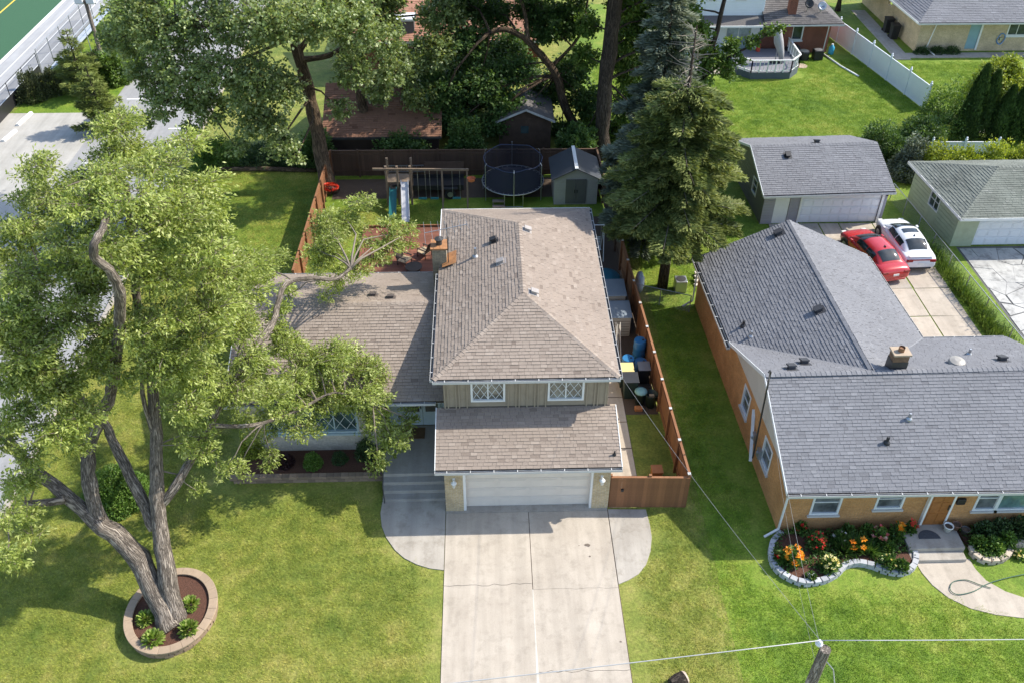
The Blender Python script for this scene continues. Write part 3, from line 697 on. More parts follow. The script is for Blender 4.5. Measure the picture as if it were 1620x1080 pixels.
# chimney, vents
chm = PM('chimney_render',(.22,.13,.075),.9,.2,4,.3,30,dirt=((.03,.02,.015),.8))
c_ = MB().box(15.75,16.35,26.75,27.2,4.2,5.3).build('chimney', chm, R); MB().box(15.70,16.40,26.70,27.25,5.3,5.37).build('chimney_cap', PM('chimney_cap',(.40,.31,.22),.8,.15), c_); MB().tube([(16.05,26.97,5.37),(16.05,26.97,5.56)],.12,14,False).tube([(16.05,26.97,5.37),(16.05,26.97,5.5)],.09,14).build('flue', PM('clay_flue',(.24,.12,.06),.8,.2), c_)
MB().box(15.73,16.37,26.73,27.22,4.25,4.98).build('flashing', DARK, c_)
for k,x,y in (('wl',14.05,37.0),('wl',14.2,30.9),('rl',12.7,27.7),('rl',11.95,27.05),('rr',20.7,27.6)): roof_vent(R, RP[k], x, y, PM('black_vent',(.045,.045,.05),.6,.2), .32, .2)
for k,x,y in (('wl',11.3,31.6),('wl',11.45,30.8),('front',15.95,24.75),('front',14.9,23.9),('rr',19.85,28.5)): vent_pipe(R, RP[k], x, y, .06, .3, BLACK if x < 11.4 or y < 24 else STEEL)
MB().lathe([(.32,0),(.34,.06),(.3,.16),(.12,.22)],(18.7,27.35,zon(RP['rr'],18.7,27.35)),18).build('turbine_vent', PM('tan_vent',(.3,.28,.25),.5,.15), R)
downspout(R, [(10.98,22.2,2.6),(11.08,22.55,2.3),(11.06,22.55,.25),(10.5,22.35,.06)]); downspout(R, [(10.38,37.5,2.6),(10.48,37.3,2.3),(10.46,37.3,.25),(9.9,37.05,.08)]); downspout(R, [(10.92,27.3,2.1),(10.72,25.9,.5)], TRIM, .12)
mast = MB(); mast.tube([(10.7,25.7,.9),(10.68,25.9,4.9),(10.68,25.9,5.35),(10.62,25.85,5.45),(10.55,25.8,5.4)], .035, 8); mast.build('service_mast', DARK, R)
for y,z in ((26.4,1.0),(25.5,1.0)): MB().box(10.83,10.98-.02,y,y+.28,z,z+.45).lathe([(.1,0),(.1,.1)],(10.85,y+.14,z+.2),10).build('meter_box', STEEL, R)
# cellar hatch
hx = thing('cellar_hatch','sloping pale cellar hatch against the orange brick house', 'hatch', (20,33.5,0))
MB().slab([(19.0,33.6,.75),(19.0,35.5,.75),(20.3,35.5,.3),(20.3,33.6,.3)],(0,0,-.06)).build('cover', PM('pale_hatch',(.62,.63,.64),.4,.05), hx); MB().prism([(18.95,33.7),(20.2,33.7),(20.2,35.4),(18.95,35.4)],0,.26).build('base', CONC2, hx)
# ------------------------------------------------------------------ grey garage
DG = PM('dark_grey_siding',(.135,.135,.12),.6,.1); LGS = PM('lavender_grey_siding',(.30,.29,.32),.6,.08)
G_ = thing('grey_garage','detached grey garage with white double door and grey shingle roof', 'garage', (19,47.5,0))
g0,g1,g2 = (15.45,44.2,2.3),(23.0,44.5,2.3),(22.75,47.85,3.62); g3 = (15.3,47.6,3.62); g4,g5 = (15.25,51.1,2.3),(22.55,51.4,2.3)
GP = [[g0,g1,g2,g3],[g5,g4,g3,g2]]
rf = MB()
for p in GP: rf.slab([Vector(q)-Vector((0,0,.02)) for q in p],(0,0,-.09))
rf = rf.build('roof', UNDER, G_); mb = MB()
for i,p in enumerate(GP): shingle_plane(mb, p, .28, .15, seed=50+i)
s_ = mb.build('shingles', SH2, rf); s_['kind'] = 'stuff'; ridge_caps(rf, SH2, g3, g2)
gutter(G_, Vector(g0)+Vector((0,-.01,-.12)), Vector(g1)+Vector((0,-.01,-.12)), (0,-1,0), brackets=0)
MB().obox(Vector(g0)+Vector((-.03,0,-.12)), Vector(g3)-Vector(g0), (.028,0,0),(0,0,.15)).build('rake_board', TRIM, G_); MB().obox(Vector(g4)+Vector((-.03,0,-.12)), Vector(g3)-Vector(g4), (.028,0,0),(0,0,.15)).build('rake_board', TRIM, G_)
wall(G_, (15.62,50.7,0), (.03,-1,0), 5.75, 2.26, [(3.4,4.3,.9,1.9)], DG, .15, 'wall', gable=[(0,2.26),(5.75,2.26),(2.95,3.45)])
for j in range(9): MB().obox((15.595,50.6,.08+j*.25),(.1,-3.35,0),(0,0,.012),(-.012,0,0)).build('siding_lap', DG, G_)
window(G_, (15.72,47.3,.9), (.03,-1,0), .9, 1.0, 1, 2, fw_=.08)
wall(G_, (15.8,44.95,0), (1,0,0), 7.05, 2.26, [(.65,1.5,0,2.05),(2.2,6.75,0,2.1)], LGS, .15, 'wall')
for a,b in ((.02,.55),(1.62,2.1),(6.86,7.03)):
    for j in range(12): MB().obox((15.8+a,44.949,.08+j*.18),(b-a,0,0),(0,0,.02),(0,-.014,0)).build('siding_lap', LGS, G_)
MB().box(16.47,17.28,44.98,45.03,.02,2.04).build('side_door', WHITE, G_); garage_door(G_, (18.02,44.95,.02), (1,0,0), 4.5, 2.08, 4, 8, PM('white_garage_door',(.74,.76,.78),.4,.04))
MB().box(17.88,18.0,44.9,44.948,0,2.2).build('door_trim', WHITE, G_); MB().box(22.52,22.66,44.9,44.948,0,2.2).build('door_trim', WHITE, G_)
wall(G_, (22.85,44.95,0), (-.03,1,0), 6.0, 2.26, [], LGS, .15, 'wall', gable=[(0,2.26),(5.75,2.26),(2.8,3.45)])
for x in (17.7,22.76): MB().lathe([(.05,0),(.07,.18),(.03,.22)],(x,44.86,1.8),8).build('wall_lamp', BLACK, G_)
roof_vent(G_, GP[0], 17.3, 46.9, BLACK, .3, .2); roof_vent(G_, GP[1], 19.3, 48.1, BLACK, .3, .2)
# ------------------------------------------------------------------ green garage
SH3 = shingle_mat('green_grey_shingles', (.135,.15,.13), (.20,.215,.185), (.25,.26,.23), .3)
GRN = PM('pale_green_siding',(.40,.44,.30),.65,.1,3,dirt=((.2,.2,.12),.3))
Q = thing('green_garage','pale green hip roofed garage behind the chain link fence', 'garage', (29,45,0))
q0,q1,q2,q3 = (25.45,41.5,2.3),(35.5,41.6,2.3),(35.5,48.05,2.3),(24.98,47.97,2.3); h0,h1 = (28.5,44.8,3.62),(33.5,44.85,3.62)
QP = [[q0,q1,h1,h0],[q3,q0,h0],[q2,q3,h0,h1],[q1,q2,h1]]
rf = MB()
for p in QP: rf.slab([Vector(q)-Vector((0,0,.02)) for q in p],(0,0,-.09))
rf = rf.build('roof', UNDER, Q); mb = MB()
for i,p in enumerate(QP): shingle_plane(mb, p, .28, .15, seed=60+i)
s_ = mb.build('shingles', SH3, rf); s_['kind'] = 'stuff'
for a in (q0,q3): ridge_caps(rf, SH3, a, h0)
ridge_caps(rf, SH3, h0, h1)
MB().obox(Vector(q0)+Vector((-.02,-.03,-.13)),(10.1,.1,0),(0,.028,0),(0,0,.15)).build('fascia', WHITE, Q); MB().obox(Vector(q0)+Vector((-.03,0,-.13)),Vector(q3)-Vector(q0),(.028,0,0),(0,0,.15)).build('fascia', WHITE, Q)
wall(Q, (25.4,47.6,0), (.09,-1,0), 5.25, 2.22, [(2.1,3.2,.9,1.9)], GRN, .15, 'wall'); window(Q, Vector((25.4,47.6,.9))+Vector((.09,-1,0)).normalized()*2.1, (.09,-1,0), 1.1, 1.0, 2, 2)
for j in range(9): MB().obox((25.385,47.55,.05+j*.24),(.177,-2.0,0),(0,0,.014),(-.014,0,0)).build('siding_lap', GRN, Q); MB().obox((25.66,44.4,.05+j*.24),(.168,-1.95,0),(0,0,.014),(-.014,0,0)).build('siding_lap', GRN, Q)
wall(Q, (25.87,42.37,0), (1,0,0), 9.3, 2.22, [(1.2,6.2,0,2.05)], GRN, .15, 'wall'); garage_door(Q, (27.07,42.37,.02), (1,0,0), 5.0, 2.03, 4, 8, PM('white_garage_door',(.74,.76,.78),.4,.04))
wall(Q, (35.1,42.37,0),(0,1,0), 5.3, 2.22, [], GRN, .15); wall(Q, (35.1,47.6,0),(-1,0,0), 9.7, 2.22, [], GRN, .15)
# ------------------------------------------------------------------ houses behind
BR3 = brick_mat('red_brick', (.24,.075,.045), (.19,.06,.035), (.24,.17,.13))
SH4 = shingle_mat('charcoal_shingles', (.085,.08,.08), (.135,.125,.12), (.17,.16,.155))
WSID = PM('white_lap_siding',(.74,.77,.80),.5,.04)
B = thing('red_brick_house','red brick and white sided house behind the sunlit lawn', 'house', (22,74,0))
bp = [[(21.55,69.0,2.8),(27.7,69.1,2.8),(24.0,72.6,4.6),(21.55,72.6,4.6)],[(27.7,69.1,2.8),(27.7,79,2.8),(24.0,75.5,4.6),(24.0,72.6,4.6)]]
rf = MB()
for p in bp: rf.slab([Vector(q)-Vector((0,0,.02)) for q in p],(0,0,-.1))
rf = rf.build('roof', UNDER, B); mb = MB()
for i,p in enumerate(bp): shingle_plane(mb, p, .35, .2, seed=70+i)
s_ = mb.build('shingles', SH4, rf); s_['kind'] = 'stuff'
gutter(B, (21.5,68.98,2.68),(27.75,69.08,2.68),(0,-1,0),brackets=0)
wall(B, (21.65,70.5,0),(1,0,0),5.65,2.75,[(2.6,3.5,1.0,2.3)],BR3,.2); window(B,(24.25,70.5,1.0),(1,0,0),.9,1.3,1,1,sill=WHITE,fw_=.1); wall(B,(27.3,70.5,0),(0,1,0),8,2.75,[],BR3,.2)
wall(B, (21.65,70.3,2.9),(1,0,0),.02,.01,[],WSID,.05,'corner_trim')
wall(B, (13,70.2,2.9),(1,0,0),8.65,3.6,[(4.2,4.9,1.3,2.3),(6.3,7.2,1.3,2.3)],WSID,.2,'upper_wall')
for a,w in ((4.2,.7),(6.3,.9)): window(B,(13+a,70.2,4.2),(1,0,0),w,1.0,1,1)
for j in range(17): MB().box(13,21.65,70.185,70.198,2.95+j*.21,2.965+j*.21).build('siding_lap', WSID, B)
wall(B, (21.65,70.2,2.9),(0,1,0),8,3.6,[],WSID,.2,'upper_wall')
MB().slab([(12.6,69.0,2.75),(21.6,69.0,2.75),(21.6,70.2,3.1),(12.6,70.2,3.1)],(0,0,-.1)).build('porch_roof', SH4, B); MB().box(12.6,21.45,68.9,68.99,2.6,2.74).build('fascia', WHITE, B)
wall(B, (13,70.35,0),(1,0,0),8.65,2.75,[(6.0,8.0,.1,2.2)],WSID,.2,'wall'); window(B,(19.0,70.35,.1),(1,0,0),2.0,2.1,2,1,glass=glass_mat('pale_glass',(.2,.25,.26),.08))
c_ = MB().box(23.5,24.1,69.9,70.45,0,6.2).build('chimney', BR3, B)
downspout(B, [(27.0,69.0,2.7),(27.05,70.35,2.3),(27.0,70.4,.15)])
def small_dish(x,y,z,name,label,mat):
    t = thing(name,label,'dish',(x,y,z)); b = MB(); b.lathe([(.02,.0),(.2,.04),(.34,.13),(.345,.14),(.2,.055),(.02,.015)],(0,0,0),18); o = b.build('reflector', mat, None, True)
    o.matrix_basis = Matrix.Translation((x,y-.1,z+.6)) @ Matrix.Rotation(math.radians(60),4,'X'); attach(o,t); MB().tube([(x,y,z-.05),(x,y-.05,z+.55)],.03,8).build('mast',STEEL,t); MB().tube([(x,y-.1,z+.55),(x,y-.6,z+.75)],.015,6).build('feed_arm',DARK,t)
small_dish(25.0,70.2,zon(bp[0],25,70.2),'satellite_dish','black satellite dish on the charcoal roof by the chimney',BLACK); small_dish(26.0,70.1,zon(bp[0],25.6,70.1)-.1,'satellite_dish','grey satellite dish on the charcoal roof near its right edge',STEEL)
BR4 = brick_mat('cream_brick', (.60,.47,.29), (.54,.42,.25), (.52,.44,.33))
CR = thing('cream_brick_house','cream brick house with grey roof beyond the white fence', 'house', (38,76,0))
cp = [[(33.75,69.6,2.65),(50,69.6,2.65),(50,76,5.0),(38.5,76,5.0)],[(32.3,75.5,2.65),(33.75,69.6,2.65),(38.5,76,5.0),(38.5,77,5.0)]]
cp[1] = [(33.0,83,2.65),(33.75,69.6,2.65),(38.5,76,5.0)]
rf = MB()
for p in cp: rf.slab([Vector(q)-Vector((0,0,.02)) for q in p],(0,0,-.1))
rf = rf.build('roof', UNDER, CR); mb = MB()
for i,p in enumerate(cp): shingle_plane(mb, p, .35, .2, seed=80+i)
s_ = mb.build('shingles', SH2, rf); s_['kind'] = 'stuff'
gutter(CR,(33.7,69.58,2.53),(50,69.58,2.53),(0,-1,0),brackets=0); MB().obox((33.72,69.6,2.52),(-.75,13.4,0),(-.03,0,0),(0,0,.15)).build('fascia', WHITE, CR)
wall(CR,(34.5,70.6,0),(1,0,0),15,2.6,[(3.95,4.95,.15,2.25),(7.0,8.6,1.2,2.3)],BR4,.2); wall(CR,(34.0,82,0),(.04,-1,0),11.45,2.6,[(2,2.8,1.6,2.1),(5,5.8,1.6,2.1)],BR4,.2)
MB().box(38.47,39.43,70.62,70.67,.17,2.23).build('back_door', PM('teal_door',(.22,.36,.40),.5,.1), CR); MB().box(39.3,39.45,70.55,70.598,.1,2.3).build('door_trim', WHITE, CR)
window(CR,(41.5,70.6,1.2),(1,0,0),1.6,1.1,2,1,sill=WHITE,fw_=.1)
downspout(CR,[(35.9,69.6,2.6),(35.6,70.45,2.2),(35.3,70.45,.3),(35.7,69.6,.08)])
struct(MB().box(33.4,50,69.2,70.2,-.02,.03).build('house_path', CONC2), 'concrete path along the cream house'); struct(MB().box(32.4,33.6,68.9,80,-.02,.028).build('house_path', CONC2), 'concrete path left of the cream house')
# brown roofed garage and house behind the back fence
SH5 = shingle_mat('rust_brown_shingles', (.15,.075,.045), (.24,.125,.08), (.30,.165,.105))
OWB = PM('dark_brown_wall',(.06,.036,.026),.9,.2)
K = thing('brown_roof_garage','brown shingle roofed garage behind the back fence', 'garage', (-6,56,0))
kp = [(-10.2,52.9,1.75),(-2.7,52.9,1.75),(-2.7,56.8,3.65),(-10.2,56.8,3.65)]; kb = [(-2.7,60.2,2.2),(-10.2,60.2,2.2),(-10.2,56.8,3.65),(-2.7,56.8,3.65)]
rf = MB().slab(kp,(0,0,-.1)).slab(kb,(0,0,-.1)).build('roof', UNDER, K); mb = MB(); shingle_plane(mb,kp,.35,.17,seed=90); shingle_plane(mb,kb,.35,.17,seed=91); s_ = mb.build('shingles', SH5, rf); s_['kind'] = 'stuff'
MB().box(-10.2,-2.7,52.83,52.88,1.6,1.74).build('fascia', DARK, K); MB().box(-9.9,-3.0,53.5,59.8,0,1.9).build('wall', OWB, K)
K2 = thing('rust_roof_house','house with a sunlit rust brown roof glimpsed between the trees', 'house', (-2,72,0))
kp = [(-10,65.6,3.0),(4.5,65.6,3.0),(4.5,73,5.9),(-10,73,5.9)]; rf = MB().slab(kp,(0,0,-.1)).build('roof', UNDER, K2); mb = MB(); shingle_plane(mb,kp,.4,.2,seed=92)
SH6 = shingle_mat('terracotta_shingles', (.26,.13,.085), (.40,.21,.14), (.47,.27,.19)); s_ = mb.build('shingles', SH6, rf); s_['kind'] = 'stuff'
MB().box(-9.6,4.1,66.2,79,0,3.0).build('wall', BR3, K2); gutter(K2,(-10,65.58,2.88),(4.5,65.58,2.88),(0,-1,0),brackets=0)
MB().box(-7.0,-5.0,66.4,67.6,3.0,4.2).build('dormer', SH4, K2); MB().box(-7.1,-4.9,66.3,67.7,4.2,4.35).build('dormer_cap', TRIM, K2); downspout(K2,[(.2,65.5,2.9),(.3,66.1,2.5),(.3,66.1,.2)])
# old wooden shed behind the fence
OW = PM('old_shed_wood',(.075,.045,.03),.9,.3,3,.3,30)
S2 = thing('old_wooden_shed','dark weathered wooden shed behind the back fence', 'shed', (2.6,56,0))
b_ = MB().box(.95,4.3,54.6,57.6,0,2.1); b_.slab([(.95,54.6,2.1),(4.3,54.6,2.1),(2.65,54.6,2.75)],(0,3,0)); b_.build('wall', OW, S2)
for i in range(16): MB().box(.96+i*.208,1.15+i*.208,54.575,54.598,.02,2.08).build('plank', OW, S2)
for sx,a,b in ((0,.75,2.65),(1,4.5,2.65)): MB().slab([(a,54.3,2.0),(b,54.3,2.8),(b,57.8,2.8),(a,57.8,2.0)],(0,0,.06)).build('roof_panel', SH4, S2)
MB().bar((.72,54.28,2.0),(2.65,54.28,2.82),.06,.12).build('bargeboard', PM('peeling_white',(.42,.42,.4),.8,.35), S2); MB().bar((2.65,54.28,2.82),(4.53,54.28,2.0),.06,.12).build('bargeboard', PM('peeling_white',(.42,.42,.4),.8,.35), S2)
MB().box(2.35,2.85,54.55,54.57,1.1,1.6).build('window', GLASS, S2)
# ------------------------------------------------------------------ fences
def fence(name, label, p, q, h, mat, face, spacing=1.8, bw=.14, caps=False, gap=.003, rails=(.35,1.5)):
    """board fence; face = unit vector toward the side that shows posts and rails"""
    p, q, f = Vector(p), Vector(q), Vector(face); d = q-p; L = d.length; d.normalize(); z = Vector((0,0,1))
    t = thing(name, label, 'fence', (p+q)/2)
    ang = math.atan2(d.y,d.x); bms = []
    n = int(L/bw); st = L/n
    for c in (.1,.35,.6,.9):
        m = MB().box(0,st-.0012,-.01,.01,.04,h-.03,c).mesh('board'); m.materials.append(mat); bms.append(m)
    n = int(L/bw); st = L/n
    for i in range(n):
        ob = bpy.data.objects.new('board', random.choice(bms)); COL.objects.link(ob)
        ob.matrix_basis = Matrix.Translation(p+d*st*i+z*random.uniform(-.012,.012)) @ Matrix.Rotation(ang,4,'Z') @ Matrix.Rotation(random.uniform(-.002,.002),4,'Y'); attach(ob,t)
    k = max(1,round(L/spacing))
    pm = MB().box(-.05,.05,-.05,.05,0,h+.08,.35).mesh('post'); pm.materials.append(mat); cm = MB().box(-.06,.06,-.06,.06,0,.03).mesh('post_cap'); cm.materials.append(GUTW)
    for i in range(k+1):
        a = p+d*(L*i/k)+f*.065
        ob = bpy.data.objects.new('post', pm); COL.objects.link(ob); ob.matrix_basis = Matrix.Translation(a) @ Matrix.Rotation(ang,4,'Z'); attach(ob,t)
        if caps:
            oc = bpy.data.objects.new('post_cap', cm); COL.objects.link(oc); oc.matrix_basis = Matrix.Translation(a+z*(h+.08)) @ Matrix.Rotation(ang,4,'Z'); attach(oc,ob)
        if i < k:
            for r_ in rails: MB().obox(p+d*(L*i/k+.05)+f*.012+z*r_, d*(L/k-.1), z*.09, f*.04, .3).build('rail', mat, t)
    MB().obox(p-f*.03+z*(h-.03), d*L, f*.1, z*.03, .7).build('top_rail', mat, t)
    return t
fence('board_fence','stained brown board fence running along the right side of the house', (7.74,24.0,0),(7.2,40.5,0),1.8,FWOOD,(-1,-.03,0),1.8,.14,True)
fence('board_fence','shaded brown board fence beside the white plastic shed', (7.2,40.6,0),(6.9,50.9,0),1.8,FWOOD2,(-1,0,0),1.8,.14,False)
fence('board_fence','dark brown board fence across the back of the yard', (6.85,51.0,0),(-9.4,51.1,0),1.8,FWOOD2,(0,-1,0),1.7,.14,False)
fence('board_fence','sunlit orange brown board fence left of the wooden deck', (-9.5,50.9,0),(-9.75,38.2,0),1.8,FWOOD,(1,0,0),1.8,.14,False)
gt = fence('fence_gate','brown wooden gate between the garage and the side fence', (4.68,24.02,0),(7.7,23.92,0),1.75,FWOOD,(0,1,0),1.5,.14,False)
MB().box(5.1,5.2,23.93,23.985,1.0,1.12).build('latch', BLACK, gt)
# white vinyl fence
def vinyl(label, p, q, h=1.8, step=2.4, group=None):
    p,q = Vector(p),Vector(q); d = q-p; L = d.length; d.normalize(); z = Vector((0,0,1)); t = thing('vinyl_fence',label,'fence',(p+q)/2); k = max(1,round(L/step))
    for i in range(k+1):
        a = p+d*(L*i/k); MB().box(a.x-.065,a.x+.065,a.y-.065,a.y+.065,0,h+.1).lathe([(.1,h+.1),(.1,h+.13),(.05,h+.19),(.07,h+.25),(.01,h+.31)],(a.x,a.y,0),8).build('post',VINYL,t)
        if i < k:
            s = L/k; n = d.cross(z)
            nb = 8
            for j in range(nb): MB().obox(a+d*(.07+j*(s-.14)/nb)+z*.12-n*.015, d*((s-.14)/nb-.006), z*(h-.24), n*.03).build('board',VINYL,t)
            MB().obox(a+d*.06+z*.04-n*.03,d*(s-.12),z*.1,n*.06).build('rail',VINYL,t); MB().obox(a+d*.06+z*(h-.14)-n*.03,d*(s-.12),z*.1,n*.06).build('rail',VINYL,t)
vinyl('long white vinyl fence between the two back lawns', (28.3,75.2,0),(31.15,59.9,0)); vinyl('short white vinyl fence end behind the yellow green hedge', (28.9,53.2,0),(33.2,53.1,0),.95); vinyl('white vinyl fence return at the far end of the long fence', (28.2,75.3,0),(25.8,75.4,0))
# ------------------------------------------------------------------ vegetation
def atY(px, py, Y):
    d = fw+rt*(px-810)/F_-upv*(py-540)/F_
    t = Y/d[1]; return Vector((d[0]*t, Y, CH+d[2]*t))
def unit(a): return a/np.maximum(np.linalg.norm(a,axis=1,keepdims=True),1e-9)
def leaf_mesh(name, pos, axis, nrm, ln, wd, sh, mat, parent=None, fold=.25):
    """one folded rhombic leaf per row"""
    n = len(pos); axis = unit(axis); nrm = unit(nrm-axis*np.sum(nrm*axis,1,keepdims=True)); side = np.cross(axis,nrm)
    ln = np.broadcast_to(ln,(n,))[:,None]; wd = np.broadcast_to(wd,(n,))[:,None]
    V = np.empty((n,4,3)); mid = pos+axis*ln*.45
    V[:,0] = pos; V[:,1] = mid+side*wd*.5+nrm*wd*fold*.5; V[:,2] = pos+axis*ln; V[:,3] = mid-side*wd*.5+nrm*wd*fold*.5
    me = bpy.data.meshes.new(name); me.vertices.add(4*n); me.vertices.foreach_set('co', V.ravel().astype('f'))
    me.loops.add(4*n); me.loops.foreach_set('vertex_index', np.arange(4*n,dtype='i')); me.polygons.add(n)
    me.polygons.foreach_set('loop_start', np.arange(0,4*n,4,dtype='i')); me.update(calc_edges=True)
    a = me.attributes.new('shade','FLOAT','FACE'); a.data.foreach_set('value', np.clip(sh,0,1).astype('f'))
    o = bpy.data.objects.new(name, me); return link(o, mat, parent)
def ball(n):
    v = rng.normal(size=(n,3)); return unit(v)
def clump_leaves(clumps, ln, wd, per, droop=.35, hollow=.45, spread=1.0, lean=(0,0,0)):
    """clumps: (centre, radii, density factor). Leaves sit along twigs that radiate inside each clump."""
    P=[];A=[];Nn=[];S=[]; tw=[]
    for c, r, k in clumps:
        c = np.array(c); r = np.array(r if hasattr(r,'__len__') else (r,r,r*.75)); m = max(1,int(per*k*r[0]*r[1]*r[2]/12)) if False else max(4,int(per*k*(r[0]*r[1]*r[2])**(2/3)/14))
        d = ball(m); d[:,2] = d[:,2]*.9+.1; rad = (hollow+(1.12-hollow)*rng.random((m,1))**.6)
        e = c+d*r*rad; s = c+(d*r*rad)*.35+rng.normal(size=(m,3))*r*.12
        s[:,2] -= r[2]*.15
        tone = rng.normal(.0,.2,(m,1))
        t = .25+.75*rng.random((m,14,1)); base = s[:,None]+(e-s)[:,None]*t; base[:,:,2:3] -= droop*.5*(t**2)*r[2]*.5
        p = base+rng.normal(size=(m,14,3))*ln*.5*spread
        ax = (e-s)[:,None]/np.linalg.norm(e-s,axis=1)[:,None,None]*.8+rng.normal(size=(m,14,3))*.7; ax[:,:,2] -= droop
        nn = rng.normal(size=(m,14,3))*.55; nn[:,:,2] += .9
        P.append(p.reshape(-1,3)); A.append(ax.reshape(-1,3)); Nn.append(nn.reshape(-1,3)); S.append((.5+tone[:,None]+rng.normal(0,.18,(m,14,1))).ravel())
        q = np.concatenate([s,e],1); tw.append(q[rng.random(m) < .35])
    P=np.concatenate(P);A=np.concatenate(A);Nn=np.concatenate(Nn);S=np.concatenate(S); n=len(P)
    return P,A+np.array(lean),Nn,ln*rng.uniform(.65,1.25,n),wd*rng.uniform(.7,1.2,n),S,np.concatenate(tw)
def tree(name, label, base, limbs, clumps, leaf, bark, ln, wd, per, twig=.009, droop=.35, group=None, lean=(0,0,0), br=.05, hollow=.45, category='tree'):
    t = thing(name, label, category, base, group=group); tm = MB(); pts = []
    for P_, ra, rb in limbs:
        P_ = [Vector(p) for p in P_]; Q = []
        for i in range(len(P_)-1):       # Catmull-Rom resample so limbs bend smoothly
            p0,p1,p2,p3 = P_[max(i-1,0)],P_[i],P_[i+1],P_[min(i+2,len(P_)-1)]
            for f in (0,.25,.5,.75): Q.append(.5*((2*p1)+(p2-p0)*f+(2*p0-5*p1+4*p2-p3)*f*f+(3*p1-p0-3*p2+p3)*f**3))
        Q.append(P_[-1]); k = len(Q)
        R_ = [(ra+(rb-ra)*(i/(k-1))**.8)*(1+.06*math.sin(i*2.1)+random.uniform(-.05,.05)) for i in range(k)]
        if Q[0].z < .5: R_[0] *= 1.35; R_[1] *= 1.1
        tm.tube([q+Vector((random.uniform(-.03,.03)*ra*3,random.uniform(-.03,.03)*ra*3,0)) for q in Q], R_, 12 if ra > .15 else 7); pts += Q[len(Q)//3:]
    tm.build('trunk', bark, t, smooth=True)
    bm = MB()
    hub = None
    for c,r,k in sorted(clumps,key=lambda e: 0) if False else clumps:
        c = Vector(c)
        if k == 1.49: continue
        q = min(pts, key=lambda p: (p-c).length+max(0,p.z-c.z)*.5); l = (c-q).length; m = (q+c)/2+Vector((random.uniform(-.12,.12)*l,random.uniform(-.12,.12)*l,.1*l))
        r0 = br*(1+l*.18); bm.tube([q,(q*2+m)/3+Vector((0,0,.03*l)),m,(m+c)/2+Vector((random.uniform(-.1,.1),random.uniform(-.1,.1),0)),c], [r0,r0*.85,r0*.65,r0*.5,r0*.3], 6)
    P,A,Nn,L,W,S,T = clump_leaves(clumps, ln, wd, per, droop, hollow, lean=lean)
    if twig:
        for q in T: bm.tube([q[:3],(q[:3]+q[3:])/2+rng.normal(size=3)*.05,q[3:]], [twig*1.6,twig,twig*.5], 3, False)
    bm.build('branches', TWIG if name == 'shade_tree' and per > 1400 and ln < .19 else bark, t, smooth=True)
    leaf_mesh('crown', P,A,Nn,L,W,S,leaf,t); return t
BARK1 = bark_mat('grey_bark',(.075,.06,.05),(.36,.305,.25),5); BARK2 = bark_mat('brown_bark',(.045,.032,.024),(.19,.135,.09),4); BARK3 = bark_mat('dark_bark',(.03,.024,.02),(.12,.095,.075),5)
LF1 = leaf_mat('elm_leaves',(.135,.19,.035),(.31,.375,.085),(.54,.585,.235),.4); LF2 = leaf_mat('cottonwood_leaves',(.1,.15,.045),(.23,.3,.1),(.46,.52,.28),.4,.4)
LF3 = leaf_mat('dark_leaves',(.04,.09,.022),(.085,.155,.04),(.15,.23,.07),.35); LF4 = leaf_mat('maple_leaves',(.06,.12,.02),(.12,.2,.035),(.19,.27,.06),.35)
TWIG = PM('pale_twig',(.19,.155,.12),.9,.25)
# --- big foreground tree
c1 = [(150,240,13.5,1.35),(212,228,13.6,1.3),(268,258,13.4,1.3),(110,290,13,1.4),(182,300,14,1.5),(250,310,14,1.5),(308,330,13,1.3),(72,330,12,1.1),(130,362,13.5,1.5),(212,372,14,1.5),(288,392,13,1.4),(330,402,12,1.0),(60,300,12,.7),(345,370,12,.6),
 (30,400,11.5,1.4),(92,432,12.5,1.5),(40,482,11.5,1.4),(112,502,11,1.3),(20,562,10.5,1.4),(92,572,10,1.4),(150,562,9.6,1.0),(60,642,9,1.3),(132,632,8.5,1.1),(18,690,8,1.1),(100,690,7.6,.8),(190,600,9,.6),
 (258,452,12,1.4),(330,462,11,1.4),(388,442,9.5,1.2),(228,522,10.5,1.2),(298,532,10,1.4),(368,522,9,1.1),(280,602,8.5,1.2),(350,612,7.5,1.3),(418,612,6.5,1.2),(240,585,9,.8),(400,570,7.5,.9),
 (520,352,7.2,.9),(562,345,7.2,1.1),(612,368,6.8,.9),(540,400,6.8,1.1),(512,398,7,.9),(590,396,6.5,.7),(645,372,6.4,.5),(420,430,8,1.0),(400,490,7.2,.8),(440,500,6.6,.6),(520,455,5.6,.55),(545,440,5.6,.5),(455,470,6.6,.5),
 (480,562,5.2,1.0),(540,568,4.9,1.0),(500,622,4.2,1.1),(560,632,3.7,1.0),(610,655,3.1,.85),(602,605,3.9,.8),(622,700,2.4,.65),(452,660,3.8,.95),(392,680,3.8,.85),(600,725,2.0,.45),(640,665,2.6,.45),(520,590,4.6,.7),(470,610,4.8,.8),(450,545,5.6,.7),
 (330,690,5.4,.85),(300,650,7,.9),(352,745,3.6,.5),(420,725,3.0,.45),(318,770,3.4,.35),(290,700,5.6,.5),(385,740,3.1,.4),
 (30,822,5.5,.75),(16,880,5,.6),(60,750,6,.55),(10,770,6,.7),(15,440,11.5,1.2),(60,540,10.5,1.2),(10,620,9,1.1),(70,600,9.5,1.0),(60,380,12,1.2),(130,440,12,.9),(30,520,10.8,1.1)]
CL = []
